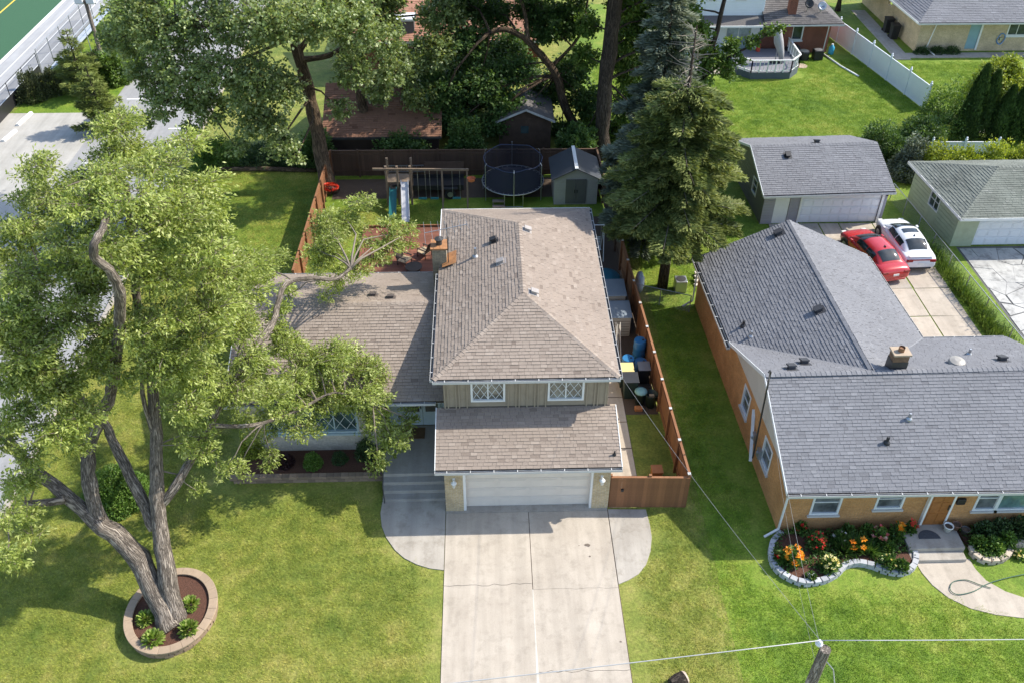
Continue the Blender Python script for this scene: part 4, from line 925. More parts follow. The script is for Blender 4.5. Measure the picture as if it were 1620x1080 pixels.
for x,y,z,r in c1:
    p = at(x,y,z); r = r*1.22 if x > 440 and y > 500 else (r*.97 if x < 340 else r)
    for k in range(3):      # each clump is a few flat drooping sprays stacked with gaps
        a = random.uniform(0,6.28); q = r*random.uniform(.25,.6)
        CL.append((p+Vector((math.cos(a)*q,math.sin(a)*q,r*.75*(k-1)*.75)),(r*random.uniform(.6,.85),r*random.uniform(.6,.85),r*.22),1.5 if k == 1 else 1.49))
def A3(*p): return [at(*q) for q in p]
limbs = [(A3((272,990,.0),(245,935,1.0),(208,868,2.2),(155,825,3.1)),.43,.34),
 (A3((280,985,.0),(263,905,1.6),(252,825,3.0),(248,745,4.6),(248,690,5.8),(240,600,7.8),(222,520,9.6),(214,440,11.4),(205,360,13),(200,290,14)),.36,.07),
 (A3((160,830,3.0),(95,775,4.0),(45,735,5.0),(10,690,6.0),(-30,640,7)),.30,.12),
 (A3((100,790,3.9),(75,794,4.1),(42,796,4.3)),.15,.12),
 (A3((158,828,3.0),(141,765,4.2),(142,700,5.4),(165,648,6.5),(180,600,7.6),(187,530,10.6),(190,470,12.6),(178,435,13.6),(150,405,14.4),(152,380,14.9),(166,352,14.6),(172,315,13.8),(168,280,13.0)),.28,.06),
 (A3((246,835,2.7),(215,770,4.0),(182,705,5.2),(165,668,6.0),(140,640,6.8),(110,610,8.2),(80,560,9.6)),.24,.06),
 (A3((252,800,3.4),(280,765,4.1),(320,690,5.2),(368,605,7.2),(405,548,7.8),(432,510,8.0),(442,472,8.2),(455,448,8.3),(495,440,8.0),(530,442,7.4),(555,425,7.2)),.19,.06),
 (A3((368,605,6.0),(378,560,6.8),(385,520,7.6),(390,470,8.4)),.1,.04),(A3((330,672,5.4),(400,672,4.6),(470,650,4.4),(530,620,4.2),(590,640,3.6)),.1,.03),
 (A3((248,700,5.6),(225,620,7.6),(232,560,9)),.1,.05),(A3((240,600,7.8),(290,520,9.6),(320,450,11)),.12,.05),(A3((186,530,9),(120,500,10.4),(60,470,11.2)),.1,.04)]
tree('shade_tree','large forked shade tree with light green leaves inside the round stone ring', at(272,985,0), limbs, CL, LF1, BARK1, .15, .057, 1850, .009, .3, lean=(.3,.1,0), br=.028, hollow=.4)
# bare twigs of the foreground tree are part of its branches; dead twigs over the deck
# --- cottonwood at the fence corner
c2 = [(212,20,48,1.7),(262,50,47,1.8),(320,30,47,1.9),(382,40,46,1.8),(430,30,45,1.8),(505,28,46,1.8),(560,40,47,1.7),(605,62,49,1.4),(622,112,49,1.1),(232,110,48,1.4),(290,110,46,1.6),(352,112,45,1.6),(412,122,45,1.6),(452,142,45,1.2),(262,168,46,1.0),(332,172,46,1.3),(402,190,45,1.3),(442,228,45,1.0),(372,232,45,.7),(468,250,45,.5),(300,205,46,.6),(560,110,48,1.3),(598,132,50,1.1),(540,170,48,.8),(240,190,47,.6),(190,60,49,1.3),(430,190,45,1.0),(390,150,45,1.3),(310,150,46,1.2),(250,140,47,1.1),
 (300,-60,50,2.3),(400,-70,49,2.6),(500,-60,49,2.4),(590,-40,51,2.0),(230,-50,51,2.2),(460,-130,50,2.6)]
limbs = [([at(520,304,0),at(507,235,2.6),at(492,160,5.3),at(473,90,8.2),at(456,40,10.1),at(442,0,11.6),atY(430,-80,48.5)],.5,.18),
 ([at(475,95,8.0),at(520,88,8.3),at(560,60,9.2),atY(590,20,49)],.2,.06),([at(485,135,6.3),at(462,120,6.9),at(430,130,6.6)],.13,.05),([at(456,40,10.1),at(400,30,10.8),atY(330,40,47),atY(270,50,47.5)],.18,.05),([at(470,85,8.4),at(500,40,10),atY(520,-30,48.5)],.18,.08),([at(462,60,9.3),at(390,90,9.2),at(310,115,8.6)],.12,.04)]
tree('cottonwood_tree','tall cottonwood with red flower cluster on its trunk at the fence corner', at(520,304,0), limbs, [(atY(x,y,Y),(r,r,r*.85),1.0) for x,y,Y,r in c2], LF2, BARK2, .18, .15, 1000, .012, .5, br=.05)
# --- dark trees behind the fence
def crown(cs, k=1.0): return [(atY(x,y,Y),(r,r,r*.85),k) for x,y,Y,r in cs]
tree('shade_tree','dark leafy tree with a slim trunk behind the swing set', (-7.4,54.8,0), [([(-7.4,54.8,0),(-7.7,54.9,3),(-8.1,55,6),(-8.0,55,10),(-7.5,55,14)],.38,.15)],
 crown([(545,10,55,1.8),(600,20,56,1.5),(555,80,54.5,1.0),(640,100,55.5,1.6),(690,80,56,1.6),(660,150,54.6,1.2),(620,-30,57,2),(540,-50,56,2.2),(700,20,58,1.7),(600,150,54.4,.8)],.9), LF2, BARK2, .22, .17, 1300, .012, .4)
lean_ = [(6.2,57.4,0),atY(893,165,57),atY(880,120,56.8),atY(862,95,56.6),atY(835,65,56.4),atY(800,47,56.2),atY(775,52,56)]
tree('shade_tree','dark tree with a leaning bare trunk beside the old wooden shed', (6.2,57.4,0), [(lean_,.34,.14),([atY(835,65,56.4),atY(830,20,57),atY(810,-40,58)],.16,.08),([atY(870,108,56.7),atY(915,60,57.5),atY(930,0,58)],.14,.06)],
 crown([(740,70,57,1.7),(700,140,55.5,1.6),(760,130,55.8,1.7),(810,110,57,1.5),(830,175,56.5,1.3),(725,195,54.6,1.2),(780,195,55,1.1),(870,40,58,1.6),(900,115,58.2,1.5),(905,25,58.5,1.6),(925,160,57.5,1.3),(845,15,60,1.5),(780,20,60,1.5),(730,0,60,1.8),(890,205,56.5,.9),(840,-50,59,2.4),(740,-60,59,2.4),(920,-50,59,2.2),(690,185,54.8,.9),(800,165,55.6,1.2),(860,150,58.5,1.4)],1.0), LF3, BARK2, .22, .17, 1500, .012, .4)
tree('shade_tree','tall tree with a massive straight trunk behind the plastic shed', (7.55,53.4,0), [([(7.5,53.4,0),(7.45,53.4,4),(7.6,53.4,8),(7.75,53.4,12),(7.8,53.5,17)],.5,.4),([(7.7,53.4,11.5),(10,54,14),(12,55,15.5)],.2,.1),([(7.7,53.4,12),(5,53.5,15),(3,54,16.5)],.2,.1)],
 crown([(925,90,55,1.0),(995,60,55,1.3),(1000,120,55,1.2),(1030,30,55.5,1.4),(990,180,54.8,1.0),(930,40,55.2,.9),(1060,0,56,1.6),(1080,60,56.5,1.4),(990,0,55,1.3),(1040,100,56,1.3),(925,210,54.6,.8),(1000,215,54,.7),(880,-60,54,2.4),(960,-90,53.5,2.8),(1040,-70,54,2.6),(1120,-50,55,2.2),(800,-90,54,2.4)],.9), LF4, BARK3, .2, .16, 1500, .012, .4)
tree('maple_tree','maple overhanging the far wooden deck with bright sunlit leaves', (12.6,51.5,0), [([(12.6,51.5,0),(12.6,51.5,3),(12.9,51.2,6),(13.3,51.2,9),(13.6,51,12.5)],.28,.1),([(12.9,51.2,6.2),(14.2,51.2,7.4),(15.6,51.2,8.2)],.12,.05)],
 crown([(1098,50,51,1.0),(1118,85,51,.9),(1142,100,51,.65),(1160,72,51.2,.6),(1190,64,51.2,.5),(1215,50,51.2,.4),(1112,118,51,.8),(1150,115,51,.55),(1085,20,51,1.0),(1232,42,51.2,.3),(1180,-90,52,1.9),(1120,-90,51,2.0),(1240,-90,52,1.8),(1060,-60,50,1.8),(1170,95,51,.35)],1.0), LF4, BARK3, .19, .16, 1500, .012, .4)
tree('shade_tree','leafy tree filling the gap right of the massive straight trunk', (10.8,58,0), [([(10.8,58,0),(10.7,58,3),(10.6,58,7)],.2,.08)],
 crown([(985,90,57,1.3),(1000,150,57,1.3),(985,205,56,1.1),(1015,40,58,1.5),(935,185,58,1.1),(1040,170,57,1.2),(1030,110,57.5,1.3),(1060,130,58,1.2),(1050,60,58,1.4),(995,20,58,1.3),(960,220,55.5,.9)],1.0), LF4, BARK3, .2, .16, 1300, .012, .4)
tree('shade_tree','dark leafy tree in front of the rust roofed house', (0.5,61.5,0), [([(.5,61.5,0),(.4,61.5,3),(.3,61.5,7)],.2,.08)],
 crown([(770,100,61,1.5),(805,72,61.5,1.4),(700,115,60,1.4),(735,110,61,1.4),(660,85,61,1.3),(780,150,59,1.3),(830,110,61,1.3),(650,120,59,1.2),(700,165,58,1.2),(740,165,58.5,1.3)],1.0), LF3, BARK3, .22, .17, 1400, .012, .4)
# --- conifers
def conifer(name, label, base, h, rad, z0, mat, bark, n_wh, ln, wd, dens, prof=1.0, dead=0, droop=.25, seed=0, tr=.2):
    rr = np.random.default_rng(seed); t = thing(name, label, 'tree', base); b = Vector(base); tm = MB(); bb = MB()
    tm.tube([b,b+Vector((.05,.0,h*.35)),b+Vector((.0,.06,h*.7)),b+Vector((0,0,h))],[tr*1.2,tr*.85,tr*.5,.03],9); tm.build('trunk', bark, t, True)
    P=[];A=[];Nn=[];S=[]
    zs = np.linspace(z0,h*(.99 if not dead else 1-dead),n_wh)
    for z in zs:
        f = (z-z0)/(h-z0); R0 = rad*(1-f)**prof*(.8 if f < .08 else 1)+.15; k = int(6+4*rr.random()); a0 = rr.random()*6.28
        for i in range(k):
            a = a0+6.283*i/k+rr.normal()*.2; L = R0*rr.uniform(.5,1.2); d = np.array([math.cos(a),math.sin(a),0]); s = np.array([-d[1],d[0],0])
            o = np.array([b.x,b.y,z+rr.normal()*.08]); tip = o+d*L+np.array([0,0,-droop*L+.08*L])
            bb.tube([o,(o+tip)/2+np.array([0,0,-.04*L]),tip],[.035*(1-f)+.012,.02*(1-f)+.008,.005],4,False)
            m = int(dens*L*(L+.4)); u = rr.random(m)**.7; wside = (rr.random(m)*2-1)*(.42*L*(1-u*.75)+.06)
            p = o+(tip-o)*u[:,None]+s*wside[:,None]; p[:,2] += rr.normal(size=m)*.05-.12*np.abs(wside)-.06*L*u*u
            P.append(p); ax = d*1.0+s*np.sign(wside)[:,None]*.8+rr.normal(size=(m,3))*.25; ax[:,2] += .15; A.append(ax)
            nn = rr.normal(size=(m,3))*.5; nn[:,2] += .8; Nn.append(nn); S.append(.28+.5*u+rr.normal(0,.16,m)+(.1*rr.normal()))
    if dead:
        for z in np.linspace(h*(1-dead),h*.98,16):
            for i in range(3):
                a = rr.random()*6.28; L = rr.uniform(.4,1.2); d = np.array([math.cos(a),math.sin(a),rr.uniform(-.1,.4)]); o = np.array([b.x,b.y,z]); bb.tube([o,o+d*L*.5+rr.normal(size=3)*.08,o+d*L+rr.normal(size=3)*.15],[.025,.015,.005],4,False)
    bb.build('branches', PM('dead_twig',(.25,.21,.17),.9,.2) if dead else bark, t)
    P=np.concatenate(P);A=np.concatenate(A);Nn=np.concatenate(Nn);S=np.concatenate(S);n=len(P)
    leaf_mesh('crown',P,A,Nn,ln*rr.uniform(.7,1.3,n),wd*rr.uniform(.7,1.3,n),S,mat,t,.5); return t
PIN = leaf_mat('pine_needles',(.07,.1,.02),(.15,.19,.04),(.26,.3,.08),.2,.7); BSP = leaf_mat('blue_spruce_needles',(.05,.072,.04),(.125,.155,.1),(.28,.31,.22),.1,.7); GSP = leaf_mat('green_spruce_needles',(.045,.075,.018),(.125,.165,.04),(.28,.31,.1),.25,.7)
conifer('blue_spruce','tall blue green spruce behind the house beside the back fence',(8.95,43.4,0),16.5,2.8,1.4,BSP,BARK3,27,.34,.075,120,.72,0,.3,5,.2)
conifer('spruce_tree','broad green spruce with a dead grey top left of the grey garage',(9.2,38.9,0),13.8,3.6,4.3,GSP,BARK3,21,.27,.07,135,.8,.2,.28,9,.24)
# --- shrubs
def shrub(name, label, c, r, mat, ln, wd, n, cat='shrub', group=None, jit=.18, seed=0, upright=0., stems=True):
    c = Vector(c); t = thing(name, label, cat, c, group=group); r = r if hasattr(r,'__len__') else (r,r,r)
    d = ball(n); d[:,2] = np.abs(d[:,2])*1.0-.12*(rng.random(n)<.3); lob = 1+jit*(np.sin(d[:,0]*7+seed)*np.sin(d[:,1]*6+seed*2)+.6*np.sin(d[:,2]*9+seed*3))
    rad = (lob*(.72+.33*rng.random(n)))[:,None]; P = np.array(c)+d*np.array(r)*rad*np.array([1,1,1.]); P[:,2] = np.maximum(P[:,2],c.z+.02)
    A = d*.8+rng.normal(size=(n,3))*.5; A[:,2] += upright; Nn = d*.8+rng.normal(size=(n,3))*.5; Nn[:,2] += .4
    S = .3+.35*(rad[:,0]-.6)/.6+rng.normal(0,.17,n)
    if stems:
        m = MB()
        for i in range(7):
            a = random.uniform(0,6.28); m.tube([c,c+Vector((math.cos(a)*r[0]*.35,math.sin(a)*r[1]*.35,r[2]*.4)),c+Vector((math.cos(a)*r[0]*.7,math.sin(a)*r[1]*.7,r[2]*.7))],[.03,.02,.008],5)
        m.build('stem', BARK3, t)
    leaf_mesh('foliage',P,A,Nn,ln*rng.uniform(.7,1.25,n),wd*rng.uniform(.7,1.2,n),S,mat,t); return t
BOX = leaf_mat('boxwood_leaves',(.05,.11,.015),(.11,.2,.03),(.2,.3,.06),.25); YEW = leaf_mat('yew_leaves',(.02,.05,.015),(.045,.085,.025),(.09,.14,.04),.1); GOLD = leaf_mat('golden_leaves',(.14,.2,.02),(.28,.34,.04),(.42,.46,.09),.4)
PURP = leaf_mat('purple_leaves',(.02,.008,.01),(.05,.02,.022),(.1,.045,.04),.2); JUN = leaf_mat('juniper_leaves',(.03,.045,.018),(.07,.085,.03),(.13,.14,.055),.1)
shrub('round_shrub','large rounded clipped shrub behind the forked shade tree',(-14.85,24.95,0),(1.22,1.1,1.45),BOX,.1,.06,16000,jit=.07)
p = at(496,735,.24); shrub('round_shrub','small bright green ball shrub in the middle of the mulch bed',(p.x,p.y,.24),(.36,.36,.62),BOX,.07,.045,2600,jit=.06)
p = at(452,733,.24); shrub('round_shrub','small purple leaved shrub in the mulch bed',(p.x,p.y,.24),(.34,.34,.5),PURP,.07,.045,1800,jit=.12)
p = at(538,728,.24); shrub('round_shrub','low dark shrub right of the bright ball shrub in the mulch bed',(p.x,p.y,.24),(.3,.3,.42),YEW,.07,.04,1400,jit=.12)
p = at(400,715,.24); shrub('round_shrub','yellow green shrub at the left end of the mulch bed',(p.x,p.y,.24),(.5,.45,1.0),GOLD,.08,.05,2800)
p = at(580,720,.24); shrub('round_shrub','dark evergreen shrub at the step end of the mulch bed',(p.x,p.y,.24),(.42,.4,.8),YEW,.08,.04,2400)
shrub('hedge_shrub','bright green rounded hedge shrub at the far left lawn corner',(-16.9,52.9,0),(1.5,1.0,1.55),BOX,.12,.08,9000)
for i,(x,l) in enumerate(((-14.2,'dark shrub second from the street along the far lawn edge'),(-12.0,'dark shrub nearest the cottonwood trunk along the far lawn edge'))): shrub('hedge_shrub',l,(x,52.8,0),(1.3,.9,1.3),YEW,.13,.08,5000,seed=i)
for i,(x,y,r,l) in enumerate(((55,158,.95,'brownish juniper shrub nearest the black fence corner'),(88,147,.9,'brownish juniper shrub second from the black fence corner'),(115,138,.85,'dark juniper shrub third from the black fence corner'),(165,118,1.0,'juniper shrub growing beside the light pole'))):
    p = at(x,y); shrub('juniper_shrub',l,(p.x,p.y,0),(r,r,r*2.0),JUN,.16,.07,4200,seed=i,upright=.8)
p = at(135,150,0); conifer('young_pine','sparse young pine on the verge in front of the light pole',(p.x,p.y,0),4.6,1.7,.5,PIN,BARK3,7,.3,.06,120,.8,0,-.1,3,.08)
p = at(165,205,0); conifer('young_pine','sparse young pine at the edge of the gravel lot',(p.x,p.y,0),4.4,1.8,.5,PIN,BARK3,7,.3,.06,120,.8,0,-.1,4,.08)
for i,(x,Y,r,h,l) in enumerate(((180,72,1.6,3.0,'leafy bush right of the light pole'),(205,78,1.8,3.6,'leafy bush behind the bleachers'),(195,66,1.2,2.0,'low leafy bush on the verge by the street'))):
    p = atY(x,90,Y); shrub('verge_bush',l,(-27.6-i*.6 if i<2 else -27.4,Y,0),(r,r,h),LF4,.2,.14,5000,seed=i)
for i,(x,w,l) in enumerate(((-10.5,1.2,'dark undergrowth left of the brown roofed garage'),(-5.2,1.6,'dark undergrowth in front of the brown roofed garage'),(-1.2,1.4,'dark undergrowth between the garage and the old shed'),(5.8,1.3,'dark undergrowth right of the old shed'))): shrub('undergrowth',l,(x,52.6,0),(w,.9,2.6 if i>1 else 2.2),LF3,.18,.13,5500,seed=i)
# arborvitae
def arbor(label, x, y, h, r, seed):
    t = thing('arborvitae', label, 'tree', (x,y,0), group='arborvitae by the white fence'); n = int(5200*h/4)
    z = rng.random(n)**.9; a = rng.random(n)*6.283; R_ = r*(np.sin(np.minimum(1,(1-z)*1.05)*1.57))**.8*(.8+.25*rng.random(n))*(1+.15*np.sin(a*5+z*9+seed))
    P = np.stack([x+R_*np.cos(a),y+R_*np.sin(a),.1+z*h],1); A = np.stack([np.cos(a)*.35,np.sin(a)*.35,np.ones(n)],1)+rng.normal(size=(n,3))*.25; Nn = np.stack([np.cos(a),np.sin(a),np.full(n,.2)],1)+rng.normal(size=(n,3))*.3
    MB().tube([(x,y,0),(x,y,h*.8)],[.09,.02],6).build('trunk',BARK3,t); leaf_mesh('crown',P,A,Nn,.24,.09,.4+rng.normal(0,.22,n),ARB,t)
ARB = leaf_mat('arborvitae_leaves',(.025,.055,.015),(.06,.115,.028),(.12,.18,.045),.15)
for i,(px,py,Y,h,l) in enumerate(((1526,215,55.5,4.9,'tall dark arborvitae left of the golden maple'),(1545,215,55.7,4.4,'dark arborvitae second from the left by the golden maple'),(1578,212,55,3.7,'narrow arborvitae right of the gravel patch'),(1598,214,55,3.9,'arborvitae second from the photo right edge'),(1622,214,55,4.2,'arborvitae at the right edge of the photo'))):
    p = atY(px,py,Y); arbor(l, p.x, Y, h, .75 if i<2 else .7, i)
tree('golden_maple','small golden green maple on the gravel patch by the cream house', (35.4,58.6,0), [([(35.4,58.6,0),(35.4,58.6,.7),(35.5,58.7,1.6),(35.5,58.8,2.8)],.12,.05)],
 [((35.4+a,58.9+b,c),(r,r,r*.8),1.) for a,b,c,r in ((0,0,2.6,1.2),(-1.2,.2,2.3,1.0),(1.2,.1,2.4,1.1),(.4,.6,3.5,1.0),(-.6,.5,3.2,.9),(1.9,.4,1.8,.8),(-2,.1,1.6,.7),(.2,-.6,1.6,.8))], GOLD, BARK3, .17, .13, 1500, .01)
struct(MB().prism([(33.2,56.2),(35.8,56.0),(36.6,57.4),(35.8,59.6),(34.2,59.4),(33.4,58)],-.02,.02).build('gravel_patch', GRAV), 'pale gravel patch under the golden maple')
for i,(px,py,Y,r,h,m,l) in enumerate(((1490,200,56.5,1.8,3.0,LF4,'large loose leafy shrub at the end of the white fence'),(1455,225,54.5,1.4,2.0,LF3,'dark shrub left of the large loose shrub'),(1390,225,53.3,1.4,1.9,LF3,'dark shrub with orange flowers behind the grey garage'),(1420,240,52.3,1.2,1.7,LF3,'dark green shrub behind the right end of the grey garage'),(1437,270,50.3,1.0,2.4,BSP,'silvery loose shrub between the two garages'))):
    p = atY(px,py,Y); shrub('garden_shrub',l,(p.x,Y,0),(r,r,h),m,.17,.1,5200,seed=i)
for i,(x,l) in enumerate(((27.6,'yellow green hedge section nearest the silvery shrub'),(29.5,'second yellow green hedge section from the silvery shrub'),(31.4,'third yellow green hedge section from the silvery shrub'),(33.2,'yellow green hedge section nearest the photo edge'))): shrub('hedge_shrub',l,(x,50.0,0),(1.3,.95,2.2),GOLD,.15,.11,4200,seed=i,group='yellow green hedge behind the green garage')
p = atY(1385,10,78); tree('shade_tree','weeping leafy tree beyond the white fence', (31.2,80,0), [([(31.2,80,0),(31.2,80,2.5),(31.2,80,4)],.2,.1)], [((31.2+a,80+b,c),(1.5,1.5,1.3),1.) for a,b,c in ((0,0,3.4),(-1.5,0,3),(1.5,0,3),(0,-.8,2.6),(-2.4,.2,2.5),(2.2,.3,2.6),(.5,.8,4.2))], LF2, BARK3, .2, .15, 1300, .012)
# hostas in the stone ring
HOSTA = leaf_mat('hosta_leaves',(.13,.22,.03),(.24,.34,.06),(.46,.5,.18),.3,.45)
def hosta(px,py,r,lab):
    p = at(px,py,.28); t = thing('hosta_plant',lab,'plant',p,group='hostas round the tree trunk'); n = 150; d = ball(n); d[:,2] = np.abs(d[:,2])
    P = np.array(p)+d*np.array([r*.35,r*.35,r*.5]); A = d+np.array([0,0,.1]); Nn = np.tile([0,0,1.],(n,1))+d*.5+rng.normal(size=(n,3))*.2
    leaf_mesh('foliage',P,A,Nn,r*.7,r*.3,rng.random(n),HOSTA,t); MB().cyl(p,.04,.06,8).build('crown',BARK3,t)
hosta(231,980,.36,'hosta plant left of the forked trunk in the stone ring'); hosta(302,957,.36,'hosta plant at the back right of the stone ring'); hosta(299,997,.4,'hosta plant right of the forked trunk in the stone ring'); hosta(243,1013,.42,'hosta plant at the front left of the stone ring')
# ------------------------------------------------------------------ stone tree ring
rc = at(269,982,0); rc = Vector((rc.x+.05,rc.y+.25,0)); RX, RY = 1.42, 1.62
STONE = PM('tan_ring_stone',(.31,.215,.145),.9,.15,5,.4,50,attr=.25); CAPS = PM('tan_cap_stone',(.37,.275,.19),.9,.12,5,.3,50,attr=.15)
ring = thing('stone_tree_ring','round tan stone ring wall round the forked shade tree','retaining wall',rc)
def ring_block(a0,a1,ri,ro,z0,z1,name,mat,c):
    mb = MB(); n = 3; v = []
    for k in range(n+1):
        a = a0+(a1-a0)*k/n
        for s in (ri,ro): v.append((rc.x+(RX+s)*math.cos(a), rc.y+(RY+s)*math.sin(a)))
    vs = [(x,y,z0) for x,y in v]+[(x,y,z1) for x,y in v]; m = len(v); fs = []
    for k in range(n):
        i,o,i2,o2 = 2*k,2*k+1,2*k+2,2*k+3; fs += [(m+i,m+o,m+o2,m+i2),(i2,o2,o,i),(o,o2,m+o2,m+o),(i2,i,m+i,m+i2)]
    fs += [(0,1,m+1,m),(m-1,m-2,2*m-2,2*m-1)]
    return mb.add(vs,fs,c).build(name,mat,ring,bevel=.012)
for row in range(2):
    for k in range(30):
        a = 6.283*(k+.5*row)/30; j = random.uniform(-.015,.025); ring_block(a,a+6.283/30-.008,-.1,.11+j,.15*row,.15*row+.145,'wall_stone',STONE,random.random())
for k in range(24): a = 6.283*k/24; ring_block(a,a+6.283/24-.003,-.14,.16,.30,.37,'cap_stone',CAPS,random.random())
struct(MB().prism([(rc.x+(RX-.05)*math.cos(a),rc.y+(RY-.05)*math.sin(a)) for a in np.linspace(0,6.283,41)[:-1]],-.02,.27).build('mulch', MULCH), 'brown mulch inside the stone ring')
# ------------------------------------------------------------------ cars
def car(label, x, y, rz, paint, st, sunroof=False, plate=WHITE, sc=1.0):
    t = thing('parked_car', label, 'car', (x,y,0), rz, 'cars parked on the neighbour driveway')
    def ch(mb, name, mat, par=None, smooth=False, bevel=0, sub=0):
        o = mb.build(name, mat, None, smooth, bevel, sub); local(o, par or t); return o
    S = [(-2.30,.66,.36,.60,.63),(-2.24,.82,.28,.80,.86),(-2.1,.87,.22,.93,1.0),(-1.7,.90,.19,.96,1.04),(-1.2,.915,.18,.95,1.02),(-.3,.92,.18,.93,.98),(.6,.92,.18,.91,.96),(1.1,.915,.18,.89,.95),(1.6,.895,.18,.83,.90),(2.0,.86,.2,.74,.80),(2.22,.74,.26,.62,.66),(2.30,.55,.34,.5,.52)]
    mb = MB(); n = 0; rows = []
    for yy,w,zl,zb,zt in S:
        h = [(.6*w,zl),(.95*w,zl+.06),(1.0*w,(zl*1.3+zb*.7)/2),(.985*w,zb-.08),(.90*w,zb),(.55*w,zt-.01),(0,zt)]
        full = [(-a,b) for a,b in h[:-1]]+h[::-1]; rows.append([(a,yy,b) for a,b in full])
    m = len(rows[0]); vs = [p for r in rows for p in r]; fs = []
    for i in range(len(rows)-1):
        for j in range(m): fs.append((i*m+j,(i+1)*m+j,(i+1)*m+(j+1)%m,i*m+(j+1)%m))
    fs.append(list(range(m))); fs.append([(len(rows)-1)*m+j for j in range(m)][::-1]); mb.add(vs,fs); ch(mb,'body',paint,None,True,0,2)
    zt_ = 1.43; zb_ = .90
    def Hc(y):
        f = lambda e0,e1: max(0,min(1,(y-e0)/(e1-e0)))
        r_ = f(-1.85,-.75); q_ = 1-f(.05,1.3); sm_ = lambda t: math.sin(t*1.5708)**.85
        return (zt_-zb_)*sm_(r_)*sm_(q_)
    def S_(y,th,off=0.):
        w = .84-.04*abs(y+.3)**1.5; H_ = Hc(y)+off; c,s_ = math.cos(th),math.sin(th)
        return Vector(((w+off)*math.copysign(abs(c)**.62,c)*(1-.22*max(0,s_)), y, zb_+H_*abs(s_)**.7))
    def surf(name,y0,y1,t0,t1,mat,off=0.,ny=24,nt_=24,ends=None):
        g = MB(); vs = []
        for i in range(ny+1):
            for j in range(nt_+1):
                u = j/nt_; a0,a1 = (t0,t1) if ends is None else ends(y0+(y1-y0)*i/ny); vs.append(S_(y0+(y1-y0)*i/ny, a0+(a1-a0)*u, off))
        g.add(vs,[(i*(nt_+1)+j,i*(nt_+1)+j+1,(i+1)*(nt_+1)+j+1,(i+1)*(nt_+1)+j) for i in range(ny) for j in range(nt_)]); return ch(g,name,mat,None,True)
    surf('cabin',-1.82,1.27,0,math.pi,paint,0.,40,28)
    surf('rear_window',-1.62,-.98,.85,math.pi-.85,CGL,.012); surf('windshield',.22,1.12,.72,math.pi-.72,CGL,.012)
    for lo,hi in ((.10,.62),(math.pi-.62,math.pi-.10)):
        surf('side_window',-1.12,-.42,lo,hi,CGL,.012,10,8); surf('side_window',-.36,.55,lo,hi,CGL,.012,10,8)
    if sunroof: surf('sunroof',-.42,-.02,1.1,math.pi-1.1,CGL,.012,6,12)
    for sx in (-1,1):
        for yy in (-1.42,1.38):
            w = MB(); w.tube([(sx*.80,yy,.33),(sx*.93,yy,.33)],.40,20); ch(w,'wheel_arch',BLACK)
            w = MB(); w.tube([(sx*.74,yy,.33),(sx*.945,yy,.33)],[.33,.31],20); W_ = ch(w,'wheel',TYRE); ch(MB().tube([(sx*.93,yy,.33),(sx*.955,yy,.33)],[.22,.19],14),'rim',RIM,W_)
        ch(MB().box(sx*.62-.17,sx*.62+.17,-2.27,-2.12,.70,.84),'tail_light',TAIL,None,False,.03); ch(MB().box(sx*.60-.15,sx*.60+.15,2.08,2.24,.58,.70),'headlight',LG,None,False,.04)
        ch(MB().box(sx*.93-.06,sx*.93+.06,.75,.95,.93,1.03),'mirror',paint,None,False,.03)
    ch(MB().box(-.6,.6,-2.315,-2.2,.30,.42),'bumper_trim',BLACK if sunroof else paint,None,False,.03); ch(MB().box(-.16,.16,-2.31,-2.285,.58,.70),'license_plate',plate)
    if sunroof: ch(MB().box(-.72,.72,-2.285,-2.2,.83,.86),'light_strip',TAIL); ch(MB().box(-.7,.7,-2.22,-2.0,1.0,1.04),'spoiler',paint,None,False,.015)
    ch(MB().box(-.02,.02,-.85,-.72,zt_-.01,zt_+.07),'antenna',BLACK); t.scale = (sc,sc,sc); return t
def paint_mat(name,col,rough=.25):
    m,nt,bs,out = nodes(name); c = ramp(nt,noise(nt,coord(nt),3,4),[(.3,c3(col,.93)),(.7,c3(col,1.05))]); nt.links.new(c,bs.inputs['Base Color']); setin(bs,Roughness=rough); bs.inputs['Coat Weight'].default_value = .6; bs.inputs['Coat Roughness'].default_value = .08; return m
CGL = glass_mat('car_glass',(.02,.025,.028),.04); TYRE = PM('tyre_rubber',(.02,.02,.02),.8,.2); RIM = PM('alloy_rim',(.3,.3,.31),.35,.1,metal=.8); TAIL = PM('tail_light_red',(.25,.012,.012),.2,.2)
car('red sedan parked beside the white sedan', 20.95, 41.0, math.radians(11), paint_mat('red_paint',(.42,.02,.022)), 0)
car('white sedan with dark sunroof parked beside the red sedan', 23.05, 42.05, math.radians(1), paint_mat('white_car_paint',(.74,.75,.76)), 0, True)
# neighbour driveway slabs
nd = struct(MB().prism([(18.9,31.2),(24.4,31.2),(24.9,33),(24.3,45),(16.2,45.0),(16.2,43.2),(19.3,43)],-.03,.002).build('neighbour_driveway', GRASS2), 'jointed concrete driveway beside the cars')
for a,b in ((19.2,20.35),(20.38,22.3),(22.33,24.25)):
    ys = [31.3,33.6,36.0,38.4,40.8,43.2,44.9]
    for y0,y1 in zip(ys,ys[1:]): o_ = random.uniform(-.02,.02); MB().prism([(a+random.uniform(.01,.06),y0+.02+o_),(b-.02,y0+.02-o_*2),(b-random.uniform(.01,.04),y1-.015),(a+.02,y1-random.uniform(.01,.05))],-.02,.028+random.uniform(-.004,.006)).build('slab',CONC2 if random.random()<.5 else CONC,nd)
MB().prism([(16.3,43.3),(19.15,43.3),(19.15,44.9),(16.3,44.9)],-.02,.03).build('slab',CONC2,nd)
